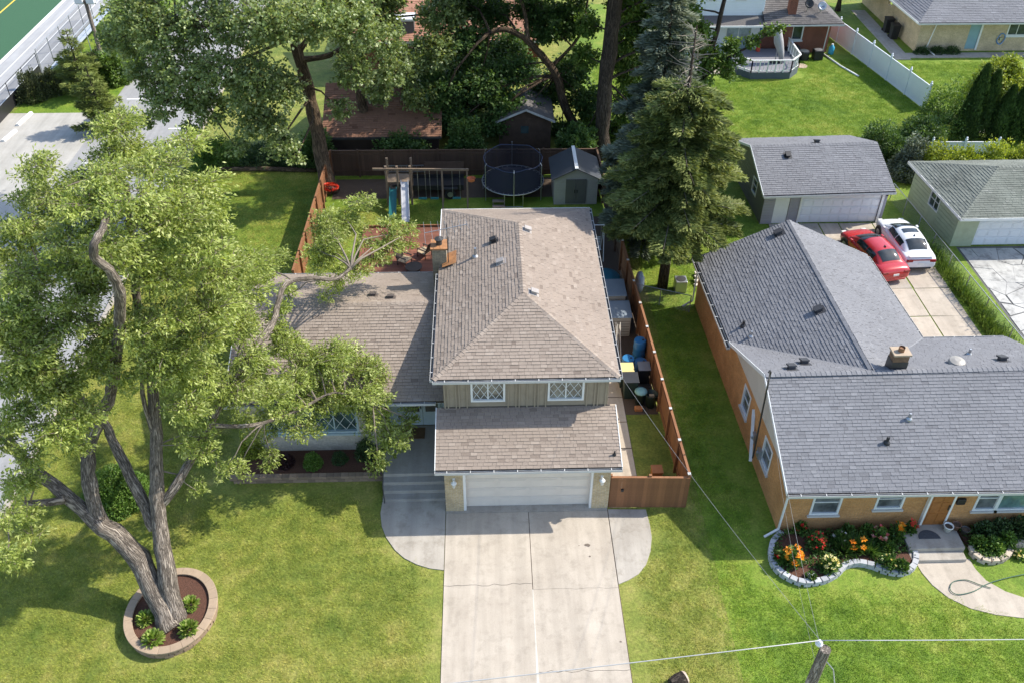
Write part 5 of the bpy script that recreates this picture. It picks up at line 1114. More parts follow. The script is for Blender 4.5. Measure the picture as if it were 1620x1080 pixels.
# broken driveway of the green garage
bd = struct(MB().prism(rect(26.2,36,24,42.3),-.03,.001).build('broken_driveway', concrete_mat('dirt_asphalt',(.1,.1,.1),(.16,.155,.15))), 'cracked pale concrete driveway in front of the green garage')
bdm = concrete_mat('bleached_concrete',(.36,.355,.34),(.55,.54,.5),(.13,.125,.12),1.0)
rr = random.Random(11); gx = [26.3+i*.95 for i in range(11)]; gy = [24.1+i*1.0 for i in range(19)]
J = {(i,j):(gx[i]+rr.uniform(-.42,.42)*(0<i<10),gy[j]+rr.uniform(-.45,.45)*(0<j<18)) for i in range(11) for j in range(19)}
for i in range(10):
    for j in range(18):
        q = [J[i,j],J[i+1,j],J[i+1,j+1],J[i,j+1]]; c = (sum(p[0] for p in q)/4,sum(p[1] for p in q)/4); k = rr.choice((.97,.985,.99,.93,.86)); MB().prism([(c[0]+(p[0]-c[0])*k,c[1]+(p[1]-c[1])*k) for p in q],-.02,.018+rr.uniform(0,.02)).build('slab',bdm,bd)
# chain link fences
NET = net_mat('chain_link',(.35,.36,.37),.16); BNET = net_mat('black_chain_link',(.02,.02,.02),.22)
def chain(label, pts, h, mat, net, step=2.2, screen=None):
    t = thing('chain_link_fence',label,'fence',pts[0])
    for p,q in zip(pts,pts[1:]):
        p,q = Vector(p),Vector(q); d = q-p; L = d.length; k = max(1,round(L/step))
        for i in range(k+1): a = p+d*(i/k); MB().tube([a,a+Vector((0,0,h))],.03,7).build('post',mat,t)
        MB().tube([p+Vector((0,0,h)),q+Vector((0,0,h))],.022,6).build('top_rail',mat,t); n = d.normalized().cross(Vector((0,0,1)))
        MB().add([p+n*.035+Vector((0,0,.03)),q+n*.035+Vector((0,0,.03)),q+n*.035+Vector((0,0,h-.02)),p+n*.035+Vector((0,0,h-.02))],[(0,1,2,3)]).build('mesh',net,t)
        if screen: MB().obox(p+n*.04,d,n*.01,Vector((0,0,screen))).build('windscreen',BLACK,t)
chain('low chain link fence between the car driveway and the green garage', [(24.3,47.5,0),(24.65,42,0),(24.95,36,0),(25.4,29,0)],1.1,STEEL,NET)
chain('chain link fence between the brown fence and the orange brick house', [(7.35,37.9,0),(10.2,36.7,0)],1.0,STEEL,NET,1.5)
chain('black chain link fence along the running track', [(-33.1,40,0),(-33.1,67,0)],1.8,BLACK,BNET,2.6,.9); chain('tall chain link backstop behind the bleachers',[(-33.1,67.2,0),(-33.1,79,0)],2.0,STEEL,BNET,2.4)
# overgrown grass strip by the chain link
gs = []
for i in range(240):
    f = rng.random(); gs.append(((24.62+.5*f+rng.normal()*.16, 42-13*f, 0),(.24,.24,.3+.25*rng.random()),1.))
P,A,Nn,L_,W_,S_,_ = clump_leaves(gs,.3,.04,120,-.6); w_ = leaf_mesh('tall_grass',P,A+np.array([0,0,1.2]),Nn,L_,W_,S_,LF4); w_['kind'] = 'stuff'; w_['label'] = 'overgrown grass strip along the chain link fence'
# ------------------------------------------------------------------ back yard
RES = PM('grey_resin_siding',(.33,.32,.30),.6,.08); RESD = PM('dark_resin',(.10,.10,.095),.6,.1)
s = thing('plastic_shed','grey plastic shed with dark double doors beside the trampoline','shed',(5.3,48,0))
b_ = MB().box(4.05,6.6,47.0,49.4,0,1.75); b_.slab([(4.05,47.0,1.75),(6.6,47.0,1.75),(5.3,47.0,2.35)],(0,2.4,0)); b_.build('wall',RES,s)
for j in range(10):
    for a,b2 in ((4.06,4.66),(5.98,6.58)): MB().box(a,b2,46.985,46.998,.06+j*.165,.075+j*.165).build('siding_lap',RES,s)
RBL = PM('blue_black_resin',(.05,.055,.065),.5,.15)
MB().slab([(3.85,46.8,1.68),(5.3,46.8,2.42),(5.3,49.6,2.42),(3.85,49.6,1.68)],(0,0,.05)).build('roof_panel',RBL,s); MB().slab([(6.8,46.8,1.68),(5.3,46.8,2.42),(5.3,49.6,2.42),(6.8,49.6,1.68)],(0,0,.05)).build('roof_panel',RBL,s)
MB().box(5.2,5.4,46.78,49.62,2.455,2.50).build('ridge_strip',TRIM,s)
for x in (4.72,5.33): d_ = MB().box(x,x+.59,46.95,46.99,.08,1.68).build('door',RESD,s); MB().box(x+(.5 if x<5 else .03),x+(.56 if x<5 else .09),46.92,46.949,.8,1.0).build('handle',BLACK,d_)
# trampoline
tr = thing('trampoline','round trampoline with dark safety net in the shaded back yard','trampoline',(1.66,48.5,0)); TC = (1.66,48.9); TR = 1.85
MB().tube([(TC[0]+TR*math.cos(a),TC[1]+TR*math.sin(a),.85) for a in np.linspace(0,6.283,37)],.03,8,False).build('frame_ring',STEEL,tr)
MB().lathe([(TR-.02,.0),(TR-.3,.012),(.01,.013)],(TC[0],TC[1],.84),36).build('mat',PM('trampoline_mat',(.012,.016,.03),.7,.2),tr)
for k in range(36): a = 6.283*k/36; MB().tube([(TC[0]+TR*math.cos(a),TC[1]+TR*math.sin(a),.86),(TC[0]+(TR-.17)*math.cos(a),TC[1]+(TR-.17)*math.sin(a),.86)],.012,5).build('spring',STEEL,tr)
TN = net_mat('trampoline_net',(.012,.016,.03),.5); mb = MB(); nn_ = 36
for k in range(nn_):
    a,b2 = 6.283*k/nn_,6.283*(k+1)/nn_; sag = lambda a: 2.4-.12*abs(math.sin(a*3+.3)); r_ = TR-.12
    mb.add([(TC[0]+r_*math.cos(a),TC[1]+r_*math.sin(a),.88),(TC[0]+r_*math.cos(b2),TC[1]+r_*math.sin(b2),.88),(TC[0]+r_*math.cos(b2),TC[1]+r_*math.sin(b2),sag(b2)),(TC[0]+r_*math.cos(a),TC[1]+r_*math.sin(a),sag(a))],[(0,1,2,3)])
mb.build('safety_net',TN,tr)
MB().tube([(TC[0]+(TR-.12)*math.cos(a),TC[1]+(TR-.12)*math.sin(a),2.4-.12*abs(math.sin(a*3+.3))) for a in np.linspace(0,6.283,49)],.02,6,False).build('net_edge',PM('blue_band',(.03,.045,.1),.6,.1),tr)
for k in range(6):
    a = -1.05+6.283*k/6-.52; x,y = TC[0]+(TR+.05)*math.cos(a),TC[1]+(TR+.05)*math.sin(a); MB().tube([(x,y,.0),(x,y,2.3),(x-.1*math.cos(a),y-.1*math.sin(a),2.45)],.022,8).build('net_pole',STEEL,tr)
for k in range(3): a = -1.57+6.283*k/3; p0,p1 = a-.3,a+.3; MB().tube([(TC[0]+TR*math.cos(p0),TC[1]+TR*math.sin(p0),.85),(TC[0]+TR*math.cos(p0),TC[1]+TR*math.sin(p0),.03),(TC[0]+TR*math.cos(p1),TC[1]+TR*math.sin(p1),.03),(TC[0]+TR*math.cos(p1),TC[1]+TR*math.sin(p1),.85)],.025,8).build('leg',STEEL,tr)
sp_y = .62
sp = thing('step_stool','two tread brown step stool in front of the trampoline','steps',(.75,46.4,0)); TW = PM('brown_resin',(.19,.15,.12),.7,.1)
for i in range(2): MB().box(.4,1.15,46.15+.3*i,46.42+.3*i,.18+.2*i,.23+.2*i).build('tread',TW,sp)
MB().box(.42,.48,46.2,46.75,0,.18).build('leg',TW,sp); MB().box(1.07,1.13,46.2,46.75,0,.18).build('leg',TW,sp)
# play set
PW = PM('weathered_timber',(.20,.145,.10),.85,.25,4,.3,40)
pl = thing('swing_set','weathered timber swing set with a white slide and a green slide','swing set',(-3.5,46.9,0))
for x,y in ((-5.75,47.1),(-5.1,47.1),(-4.35,47.1),(-5.75,48.1),(-4.35,48.1)): MB().box(x-.06,x+.06,y-.06,y+.06,0,2.55).build('post',PW,pl)
MB().box(-5.75,-4.35,47.1,48.1,1.45,1.52).build('platform',PW,pl); MB().bar((-6.5,47.05,2.4),(-.95,46.85,2.4),.09,.12).build('beam',PW,pl)
for x in (-2.5,-1.05):
    for dy in (-.5,.5): MB().bar((x,46.9+dy,0),(x,46.9,2.45),.09,.09).build('leg',PW,pl)
def slide(p,q,w,mat):
    p,q = Vector(p),Vector(q); mb = MB(); m = p.lerp(q,.82)+Vector((0,0,.0)); m.z = .22
    for a,b2 in ((p,m),(m,q)): mb.obox(a-Vector((w/2,0,0)),(w,0,0),b2-a,(0,0,.03)); mb.obox(a-Vector((w/2,0,-.03)),(.04,0,0),b2-a,(0,0,.13)); mb.obox(a+Vector((w/2-.04,0,.03)),(.04,0,0),b2-a,(0,0,.13))
    mb.build('slide',mat,pl)
slide((-4.7,47.0,1.55),(-4.6,44.9,.14),.45,PM('pale_slide',(.52,.52,.54),.4,.08)); slide((-5.4,47.0,1.1),(-5.4,45.4,.12),.42,PM('teal_slide',(.02,.15,.15),.4,.1))
for x in (-3.7,-3.0,-1.7):
    for dx in (-.22,.22): MB().tube([(x+dx,46.92,2.35),(x+dx,46.9,.55)],.01,5).build('swing_chain',STEEL,pl)
    MB().box(x-.24,x+.24,46.8,47.0,.5,.54).build('swing_seat',PM('teal_slide',(.02,.15,.15),.4,.1),pl)
t = thing('hanging_basket','round orange pot hung on the end post of the swing set','pot',(-.8,46.85,2.1)); MB().lathe([(.12,0),(.2,.05),(.22,.2),(.25,.22),(.22,.2),(.18,.08),(.02,.06)],(-.8,46.8,1.95),16).build('bowl',PM('orange_pot',(.5,.15,.06),.6,.1),t)
pl.location.y += .5; sp.location.y += .62; s.location.y += .4
# utility trailer and ladder
tl = thing('utility_trailer','black flatbed utility trailer behind the swing set','trailer',(-2.8,48.9,0))
MB().box(-4.4,-1.3,48.4,49.8,.5,.58).build('bed',BLACK,tl); MB().bar((-4.4,49.1,.5),(-5.6,49.1,.42),.1).build('tongue',BLACK,tl)
for y in (48.42,49.74): MB().box(-4.4,-1.3,y,y+.05,.58,.8).build('side_rail',BLACK,tl)
for y in (48.25,49.95): w = MB().tube([(-2.1,y-.1,.32),(-2.1,y+.1,.32)],.33,18).build('wheel',TYRE,tl); MB().tube([(-2.1,y-.12,.32),(-2.1,y-.1,.32)],.17,12).build('rim',STEEL,w)
MB().box(-2.55,-1.65,48.08,48.38,.68,.72).build('fender',BLACK,tl); MB().obox((-3.7,49.85,.8),(2.4,0,0),(0,.03,0),(0,.1,.75)).build('tailgate_panel',OW,tl)
ld_ = thing('ladder','aluminium ladder lying on its side against the back fence','ladder',(-5,50.2,0))
for z in (.62,1.02): MB().bar((-6.2,50.5,z),(-3.7,50.5,z),.03,.07).build('rail',STEEL,ld_)
for i in range(8): MB().tube([(-6.05+i*.31,50.5,.62),(-6.05+i*.31,50.5,1.02)],.015,6).build('rung',STEEL,ld_)
# deck with planks, chairs
DW = PM('red_deck_wood',(.23,.085,.05),.75,.25,3,.3,40,attr=.35)
dk = thing('wooden_deck','red brown plank deck behind the left wing of the house','deck',(-4.6,41,0)); MB().box(-6.85,-2.0,36.0,44.55,0,.27).build('frame',FWOOD2,dk)
dm = [MB().box(-6.9,-1.9,0,.135,.275,.31,c).mesh('plank') for c in (.1,.4,.7,.95)]
for m in dm: m.materials.append(DW)
y = 35.95
while y < 44.5: o = bpy.data.objects.new('plank',random.choice(dm)); COL.objects.link(o); o.location = (0,y,0); attach(o,dk); y += .143
MB().box(-6.95,-1.85,44.6,44.68,.1,.42).build('edge_board',FWOOD,dk)
def deck_chair(x,y,rz,lab,mat):
    t = thing('patio_chair',lab,'chair',(x,y,.31),rz,'patio chairs on the red deck')
    def c(mb,n,m=mat): local(mb.build(n,m),t)
    c(MB().obox((-.3,-.3,.32),(.6,0,0),(0,.55,-.04),(0,0,.04)),'seat',PM('tan_cushion',(.42,.32,.2),.9,.1)); c(MB().obox((-.3,.22,.3),(.6,0,0),(0,.03,0),(0,.3,.75)),'backrest')
    for a in (-.28,.26):
        for b in (-.28,.25): c(MB().box(a,a+.035,b,b+.035,0,.33),'leg')
        c(MB().box(a-.02,a+.06,-.3,.3,.52,.55),'armrest'); c(MB().box(a,a+.03,-.28,-.25,.32,.52),'arm_post')
BRN = PM('dark_brown_frame',(.05,.035,.028),.6,.15)
for i,(px,py,rz,l) in enumerate(((672,405,-2.2,'dark patio chair nearest the chimney on the red deck'),(640,418,1.0,'dark patio chair in the middle of the red deck'),(612,400,2.6,'dark patio chair under the tree branch on the red deck'))):
    p = at(px,py,.31); deck_chair(p.x,p.y,rz,l,BRN)
p = at(655,430,.31); tb = thing('fire_table','low round dark table on the red deck','table',p); MB().lathe([(.32,0),(.4,.28),(.45,.3),(.45,.34),(.02,.35)],p,18).build('bowl',BRN,tb)
p = at(517,284,0); rf_ = thing('flower_basket','bright red flowers hung on the cottonwood trunk','flowers',(-9.1,48.25,.9)); n = 260
d = ball(n); leaf_mesh('flowers',np.array([-9.2,48.3,.85])+d*np.array([.42,.18,.17]),d,d+np.array([0,0,.4]),.12,.11,rng.random(n),leaf_mat('red_petals',(.45,.02,.01),(.7,.05,.02),(.8,.12,.05),.2),rf_); MB().ell((-9.2,48.3,.75),(.3,.12,.12)).build('pot',BRN,rf_)
# ------------------------------------------------------------------ side yard clutter
def resin_box(x,y,w,d,h,lab,lid):
    t = thing('storage_box',lab,'storage box',(x,y,0)); MB().box(x-w/2,x+w/2,y-d/2,y+d/2,0,h).build('body',PM('beige_resin',(.46,.41,.33),.6,.06),t,bevel=.03)
    MB().obox((x-w/2-.05,y-d/2-.06,h),(w+.1,0,0),(0,d+.1,.06),(0,0,.06)).build('lid',lid,t,bevel=.02)
    for j in range(6): MB().box(x-w/2+.05,x+w/2-.05,y-d/2-.008,y-d/2-.001,.12+j*(h-.2)/6,.135+j*(h-.2)/6).build('groove',BRN,t)
LID = PM('blue_grey_lid',(.22,.26,.30),.35,.1); resin_box(6.4,35.4,1.05,1.2,1.15,'beige storage box with grey slatted lid in front beside the fence',LID); resin_box(6.3,37.0,1.1,1.25,1.3,'taller beige storage box behind with shiny grey lid',LID)
def barrel(px,py,h,r,lab,mat,top=None):
    p = at(px,py,h); p.z = 0; t = thing('plastic_barrel',lab,'barrel',p,group='blue barrels by the fence'); MB().lathe([(r*.92,0),(r,.06),(r*1.0,h*.3),(r*1.04,h*.33),(r,h*.36),(r,h*.64),(r*1.04,h*.67),(r,h*.7),(r,h-.06),(r*.92,h)],p,20).build('body',mat,t,True)
    MB().lathe([(r*.93,h),(r*.93,h+.015),(r*.8,h+.016),(r*.78,h+.005),(.01,h+.006)],p,20).build('lid',top or mat,t)
    MB().cyl(p+Vector((r*.45,0,h+.006)),.05,.02,10).build('bung',BLACK,t)
BB = PM('blue_plastic',(.03,.17,.38),.4,.12); BB2 = PM('dark_blue_plastic',(.02,.10,.24),.45,.15)
barrel(1013,538,1.15,.29,'tall bright blue barrel with a white label against the fence',BB); barrel(994,566,.85,.29,'bright blue barrel nearest the house wall',BB); barrel(1014,571,.85,.29,'darker blue barrel beside the black cart',BB2)
def cart(px,py,w,d,h,lab,body,lid,open_=0,name='wheelie_bin'):
    p = at(px,py,h); p.z = 0; t = thing(name,lab,'bin',p); x,y = p.x,p.y; a = .85
    MB().add([(x-w/2*a,y-d/2*a,0),(x+w/2*a,y-d/2*a,0),(x+w/2*a,y+d/2*a,0),(x-w/2*a,y+d/2*a,0),(x-w/2,y-d/2,h),(x+w/2,y-d/2,h),(x+w/2,y+d/2,h),(x-w/2,y+d/2,h)],[(3,2,1,0),(0,1,5,4),(1,2,6,5),(2,3,7,6),(3,0,4,7),(4,5,6,7)]).build('body',body,t,bevel=.02)
    MB().obox((x-w/2-.03,y-d/2-.04,h+.004),(w+.06,0,0),(0,d+.08,.05),(0,0,.045)).build('lid',lid,t,bevel=.015); MB().tube([(x-w/2+.05,y+d/2+.08,h-.02),(x+w/2-.05,y+d/2+.08,h-.02)],.02,7).build('handle',body,t)
    for s_ in (-1,1): MB().tube([(x+s_*w*.40,y+d/2-.02,.12),(x+s_*(w*.40+.06),y+d/2-.02,.12)],.12,12).build('wheel',TYRE,t)
DGR = PM('dark_green_plastic',(.018,.035,.028),.5,.15); YEL = PM('cream_yellow_lid',(.62,.52,.22),.5,.06)
cart(998,598,.62,.6,1.0,'large black lidded wheelie bin at the house corner',DGR,PM('black_lid',(.03,.032,.036),.4,.15)); cart(991,582,.6,.5,1.02,'wheelie bin with pale yellow lid behind the black lidded bin',DGR,YEL); cart(1019,580,.5,.5,.85,'black wheelie bin with grey lid beside the blue barrels',BLACK,PM('grey_lid',(.2,.2,.21),.4,.1))
def can(px,py,r,h,lab,body,lid):
    p = at(px,py,h); p.z = 0; t = thing('trash_can',lab,'trash can',p); MB().lathe([(r*.8,0),(r,h),(r*1.06,h+.01),(r*1.06,h-.03),(r*.95,h-.04),(r*.75,.05),(.01,.04)],p,20).build('body',body,t,True)
    if lid: MB().lathe([(r*1.1,h),(r*1.08,h+.05),(r*.6,h+.1),(.01,h+.11)],p,20).build('lid',lid,t,True)
    else: MB().box(p.x-.1,p.x+.12,p.y-.08,p.y+.06,h*.6,h*.9).build('cardboard',PM('cardboard',(.42,.32,.2),.9,.1),t)
can(1014,619,.26,.7,'dark trash can with pale teal lid by the fence',DGR,PM('teal_lid',(.2,.38,.36),.5,.1)); can(1031,622,.27,.72,'open dark green trash can leaning on the fence',DGR,None)
p = at(1010,648,0); tag(MB().box(p.x-.18,p.x+.18,p.y-.12,p.y+.12,.0,.18).build('clay_block',PM('clay_block',(.4,.16,.06),.8,.15),bevel=.04),'orange clay block on the grass near the trash cans','block')
p = at(1038,752,0); t = thing('clay_pot','square terracotta pot just behind the wooden gate','pot',p); MB().box(p.x-.2,p.x+.2,p.y-.2,p.y+.2,0,.35).build('body',PM('clay_block',(.4,.16,.06),.8,.15),t); MB().box(p.x-.23,p.x+.23,p.y-.23,p.y+.23,.35,.42).build('rim',PM('clay_block',(.4,.16,.06),.8,.15),t)
pp = thing('pipe_bundle','bundle of pale pipes leaning beside the storage box','pipes',(6.0,33.6,0))
for i in range(9): x = 5.75+i*.07; MB().tube([(x,32.9+random.uniform(-.1,.1),.05),(x+random.uniform(-.15,.15),34.6,1.0+random.uniform(-.1,.1))],.022,6).build('pipe',PM('pale_pipe',(.5,.45,.38),.6,.15),pp)
tb = thing('toddler_pool','teal plastic wading pool lid leaning behind the storage boxes','pool',(6.2,38.8,0)); MB().lathe([(.72,0),(.78,.12),(.72,.2),(.3,.22),(.01,.22)],(6.15,38.9,.55),24).build('shell',PM('teal_plastic',(.02,.14,.2),.5,.15),tb,True); MB().box(5.75,6.5,38.5,39.3,0,.56).build('base',PM('teal_base',(.015,.1,.1),.5,.15),tb,bevel=.05)
sw = thing('patio_swing','white metal patio swing frame in the shaded side yard','swing',(5.7,42,0))
for x in (5.25,6.35):
    for dy in (-.7,.7): MB().tube([(x,42+dy,0),(x,42,1.9)],.028,7).build('leg',TRIM,sw)
MB().tube([(5.25,42,1.9),(6.35,42,1.9)],.03,7).build('beam',TRIM,sw)
for i in range(6): MB().box(5.35,6.25,41.7+i*.09,41.75+i*.09,.48,.51).build('slat',TRIM,sw)
for i in range(5): MB().box(5.35,6.25,42.25,42.28,.55+i*.1,.6+i*.1).build('slat',TRIM,sw)
for x in (5.4,6.2): MB().tube([(x,42,1.88),(x,41.9,.5)],.01,5).build('chain',STEEL,sw)
p = at(1010,462,0); bg_ = MB().ell((7.95,38.7,.5),(.22,.5,.55),12,8,.12,.5,3); tag(bg_.build('tarp_bundle',PM('white_blue_tarp',(.55,.62,.68),.5,.3,3),None,True),'crumpled white and blue bundle leaning outside the fence by the spruce','bundle')
ty = thing('lumber_pile','pile of pale boards behind the orange brick house','lumber',(11.5,39.5,0))
for i in range(5): MB().obox((10.9+.05*i,38.8+.25*i,.02+.09*(i%3)),(2.2,.5,0),(-.04,.2,0),(0,0,.08)).build('board',PM('pale_board',(.55,.5,.44),.8,.15),ty)
ac = thing('air_conditioner','grey air conditioner unit behind the left rear corner of the brick house','air conditioner',(10.0,38.2,0)); MB().box(9.75,10.35,38.3,38.9,0,.7).build('casing',STEEL,ac,bevel=.03); MB().lathe([(.25,0),(.25,.02),(.05,.03)],(10.05,38.6,.70),16).build('grille',DARK,ac)
def in_poly(x,y,poly):
    c = False; j = len(poly)-1
    for i in range(len(poly)):
        if (poly[i][1] > y) != (poly[j][1] > y) and x < (poly[j][0]-poly[i][0])*(y-poly[i][1])/(poly[j][1]-poly[i][1])+poly[i][0]: c = not c
        j = i
    return c
# ------------------------------------------------------------------ flower bed and front of the brick house
stp = thing('front_stoop','concrete stoop with one step before the brown door','steps',(16.7,21.8,0)); MB().box(15.72,17.85,21.4,22.64,-.02,.35).build('landing',CONC2,stp,bevel=.015); MB().box(15.72,17.8,21.0,21.39,-.02,.17).build('step',CONC2,stp,bevel=.015)
pth = [tuple(at(*q)[:2]) for q in ((1448,888),(1458,905),(1475,925),(1500,945),(1535,962),(1575,972),(1617,977),(1680,985),(1680,958),(1620,945),(1590,935),(1560,918),(1543,900),(1533,884))]
struct(MB().prism(pth,-.02,.022).build('garden_path',CONC), 'curved pale concrete garden path')
bed = [tuple(at(*q)[:2]) for q in ((1236,845),(1222,860),(1219,880),(1226,900),(1245,915),(1270,924),(1300,921),(1322,910),(1335,898),(1355,893),(1378,897),(1400,905),(1425,908),(1442,900),(1447,885),(1443,872))]
struct(MB().prism(bed+[(15.7,22.6),(11.1,22.6)],-.02,.16).build('flower_bed_soil',MULCH),'brown soil of the curved flower bed')
def path_blocks(name,label,pts,z0,rows,mat,l=.24,w=.2,h=.12):
    t = thing(name,label,'retaining wall',(*pts[len(pts)//2],0)); P_ = [Vector((*p,0)) for p in pts]; Q=[]
    for i in range(len(P_)-1):
        p0,p1,p2,p3 = P_[max(i-1,0)],P_[i],P_[i+1],P_[min(i+2,len(P_)-1)]
        for f in np.arange(0,1,.1): Q.append(.5*((2*p1)+(p2-p0)*f+(2*p0-5*p1+4*p2-p3)*f*f+(3*p1-p0-3*p2+p3)*f**3))
    me = []
    for c in (.1,.4,.7,1.): m = MB().box(-l/2,l/2,-w/2,w/2,0,h,c).mesh('block'); m.materials.append(mat); me.append(m)
    for r_ in range(rows):
        acc = l*.5*(r_%2); pv = Q[0]
        for q in Q[1:]:
            acc += (q-pv).length
            if acc >= l+.012:
                acc = 0; d = q-pv; o = bpy.data.objects.new('block',random.choice(me)); COL.objects.link(o); o.matrix_basis = Matrix.Translation((q.x,q.y,z0+r_*(h+.003))) @ Matrix.Rotation(math.atan2(d.y,d.x)+random.uniform(-.05,.05),4,'Z'); attach(o,t)
            pv = q
GBLK = PM('grey_edging_block',(.46,.47,.49),.85,.15,6,.3,50,attr=.3)
path_blocks('garden_edging','curving grey block edging round the flower bed',bed,0,2,GBLK)
bed2 = [tuple(at(*q)[:2]) for q in ((1533,868),(1540,880),(1558,889),(1580,888),(1594,878),(1598,866),(1620,862),(1650,862))]
struct(MB().prism(bed2+[(21,22.6),(17.9,22.6)],-.02,.16).build('flower_bed_soil',MULCH),'soil of the leafy bed right of the stoop'); path_blocks('garden_edging','tan block edging round the leafy bed right of the stoop',bed2,0,2,PM('tan_edging_block',(.5,.42,.33),.85,.15,6,.3,50,attr=.3),.28)
GRNP = leaf_mat('garden_leaves',(.035,.09,.015),(.08,.16,.03),(.15,.24,.05),.3)
def petals(name,c0,c1,c2): return leaf_mat(name,c0,c1,c2,.25,.5)
ORN = petals('orange_petals',(.7,.2,.01),(.85,.33,.02),(.9,.5,.05)); RED = petals('scarlet_petals',(.5,.015,.015),(.65,.03,.025),(.75,.1,.06)); PNK = petals('pink_petals',(.6,.08,.1),(.75,.2,.2),(.8,.5,.45)); WHT = petals('white_petals',(.6,.6,.6),(.75,.75,.72),(.85,.85,.8)); LMN = petals('lemon_petals',(.6,.5,.12),(.75,.68,.3),(.8,.75,.45))
def flower(px,py,r,h,lab,pet=None,nf=14,fs=.11,leaf=None,nl=420,strap=False,z=.16):
    p = at(px,py,z); t = thing('flowering_plant' if pet else 'leafy_plant',lab,'plant',p,group='plants in the brick house beds'); d = ball(nl); d[:,2] = np.abs(d[:,2]); c = np.array(p)
    P = c+d*np.array([r,r,h])*(.35+.6*rng.random((nl,1))) if not strap else c+d*np.array([r*.3,r*.3,.03]); A = d*.8+rng.normal(size=(nl,3))*.4+np.array([0,0,.5 if strap else .1]); Nn = rng.normal(size=(nl,3))*.5+np.array([0,0,.9])
    leaf_mesh('foliage',P,A,Nn,(h*.85 if strap else .14)*rng.uniform(.6,1.2,nl),.045 if strap else .08,rng.random(nl),leaf or GRNP,t)
    m = MB()
    for i in range(6): a = random.uniform(0,6.28); m.tube([p,p+Vector((math.cos(a)*r*.5,math.sin(a)*r*.5,h*.8))],[.012,.006],4)
    m.build('stem',BARK3,t)
    if pet:
        d = ball(nf); d[:,2] = np.abs(d[:,2])*.8+.35; C_ = np.repeat(c+d*np.array([r*.85,r*.85,h*.85]),8,axis=0); k = nf*8; ang = np.tile(np.arange(8)*.785,nf)
        A = np.stack([np.cos(ang),np.sin(ang),np.full(k,.45)],1)+rng.normal(size=(k,3))*.2; leaf_mesh('blossom',C_,A,np.stack([-np.cos(ang)*.4,-np.sin(ang)*.4,np.ones(k)],1),fs*rng.uniform(.8,1.2,k),fs*.6,np.repeat(rng.random(nf),8),pet,t)
for a in ((1252,888,.4,.85,'tall orange and yellow lilies at the left front of the flower bed',ORN,30,.095,None,500),(1235,885,.25,.5,'red flowers at the left edge of the flower bed',RED,9,.09),(1265,838,.22,.5,'small red flowers at the brick corner',RED,7,.09),(1290,865,.42,.75,'rose bush with small red blooms in the flower bed',RED,30,.06),(1328,857,.35,.5,'pale spiky plant with lavender tips near the wall',WHT,6,.07),
 (1310,898,.36,.6,'pale yellow flowering bush at the front of the flower bed',LMN,34,.08),(1352,868,.36,.75,'single large yellow orange lily in the middle of the flower bed',ORN,5,.15,None,260,True),(1335,872,.4,.6,'clump of strap leaved lilies without blooms',None,0,.1,None,240,True),(1375,872,.4,.55,'strap leaved clump right of the yellow lily',None,0,.1,None,240,True),(1388,855,.35,.75,'plant with pink and red blooms near the wall',PNK,9,.11),(1372,848,.4,.6,'dark leafy plant against the brick wall',None),
 (1415,850,.32,.85,'orange and red potted lilies left of the stoop',ORN,12,.11),(1437,845,.2,.8,'bright red bloom beside the stoop',RED,5,.14),(1405,893,.36,.45,'pale yellow leaved plant at the right front of the flower bed',LMN,10,.06),(1425,898,.28,.4,'leafy plant in a teal pot at the right end of the flower bed',None),(1282,913,.16,.2,'small white flowers at the front edge of the flower bed',WHT,8,.07),(1340,845,.3,.5,'low leafy plant under the left window',None),(1400,868,.3,.45,'leafy plant between the lilies and the stoop',None)): flower(*a)
for a in ((1548,862,.35,.45,'bright green leafy plant at the stoop side of the right bed'),(1570,866,.4,.5,'bright green leafy plant in the middle of the right bed'),(1590,858,.35,.55,'bright green leafy plant at the right of the right bed')): flower(*a,None,0,.1,BOX,700)
for a in ((1555,845,.4,.7,'dark leafy plant by the wall left in the right bed'),(1580,843,.45,.75,'dark leafy plant by the wall in the middle of the right bed'),(1608,840,.45,.8,'dark leafy plant by the wall at the photo edge')): flower(*a,None,0,.1,YEW,700)
flower(1612,880,.25,.25,'low yellow flowers right of the tan edging',LMN,16,.07,None,200,False,0)
for nm,poly,nn_,lb in (('ground_cover',bed+[(15.6,22.5),(11.2,22.5)],2600,'low tangled ground cover in the curved flower bed'),('ground_cover',bed2+[(20.5,22.5),(18,22.5)],1200,'low tangled ground cover in the right bed')):
    xs = [p[0] for p in poly]; ys_ = [p[1] for p in poly]; cand = [(rng.uniform(min(xs),max(xs)),rng.uniform(min(ys_),max(ys_))) for _ in range(nn_*2)]
    cand = np.array([(x,y,.17+.12*rng.random()) for x,y in cand if in_poly(x,y,poly) and math.sin(x*3.1)+math.sin(y*4.3+x) > -.3]); k_ = len(cand)
    o_ = leaf_mesh(nm,cand,rng.normal(size=(k_,3))+np.array([0,0,.4]),rng.normal(size=(k_,3))*.5+np.array([0,0,1.]),.13*rng.uniform(.6,1.3,k_),.06,rng.random(k_),GRNP); o_['kind'] = 'stuff'; o_['label'] = lb
def pot(px,py,r,h,lab,mat,z=.35):
    p = at(px,py,z); t = thing('flower_pot',lab,'pot',p,group='pots on the stoop'); MB().lathe([(r*.72,0),(r,h*.85),(r*1.1,h*.87),(r*1.1,h),(r*.95,h),(r*.85,h*.8),(.01,h*.78)],p,18).build('body',mat,t,True); MB().lathe([(r*.88,h*.8),(.01,h*.82)],p,14).build('soil',EARTH,t)
pot(1498,838,.17,.28,'round white pot on the stoop right of the door',WHITE); pot(1511,835,.16,.26,'brown clay pot beside the white pot',PM('brown_clay',(.16,.08,.05),.7,.15)); pot(1525,842,.15,.24,'dark grey pot at the right edge of the stoop',DARK)
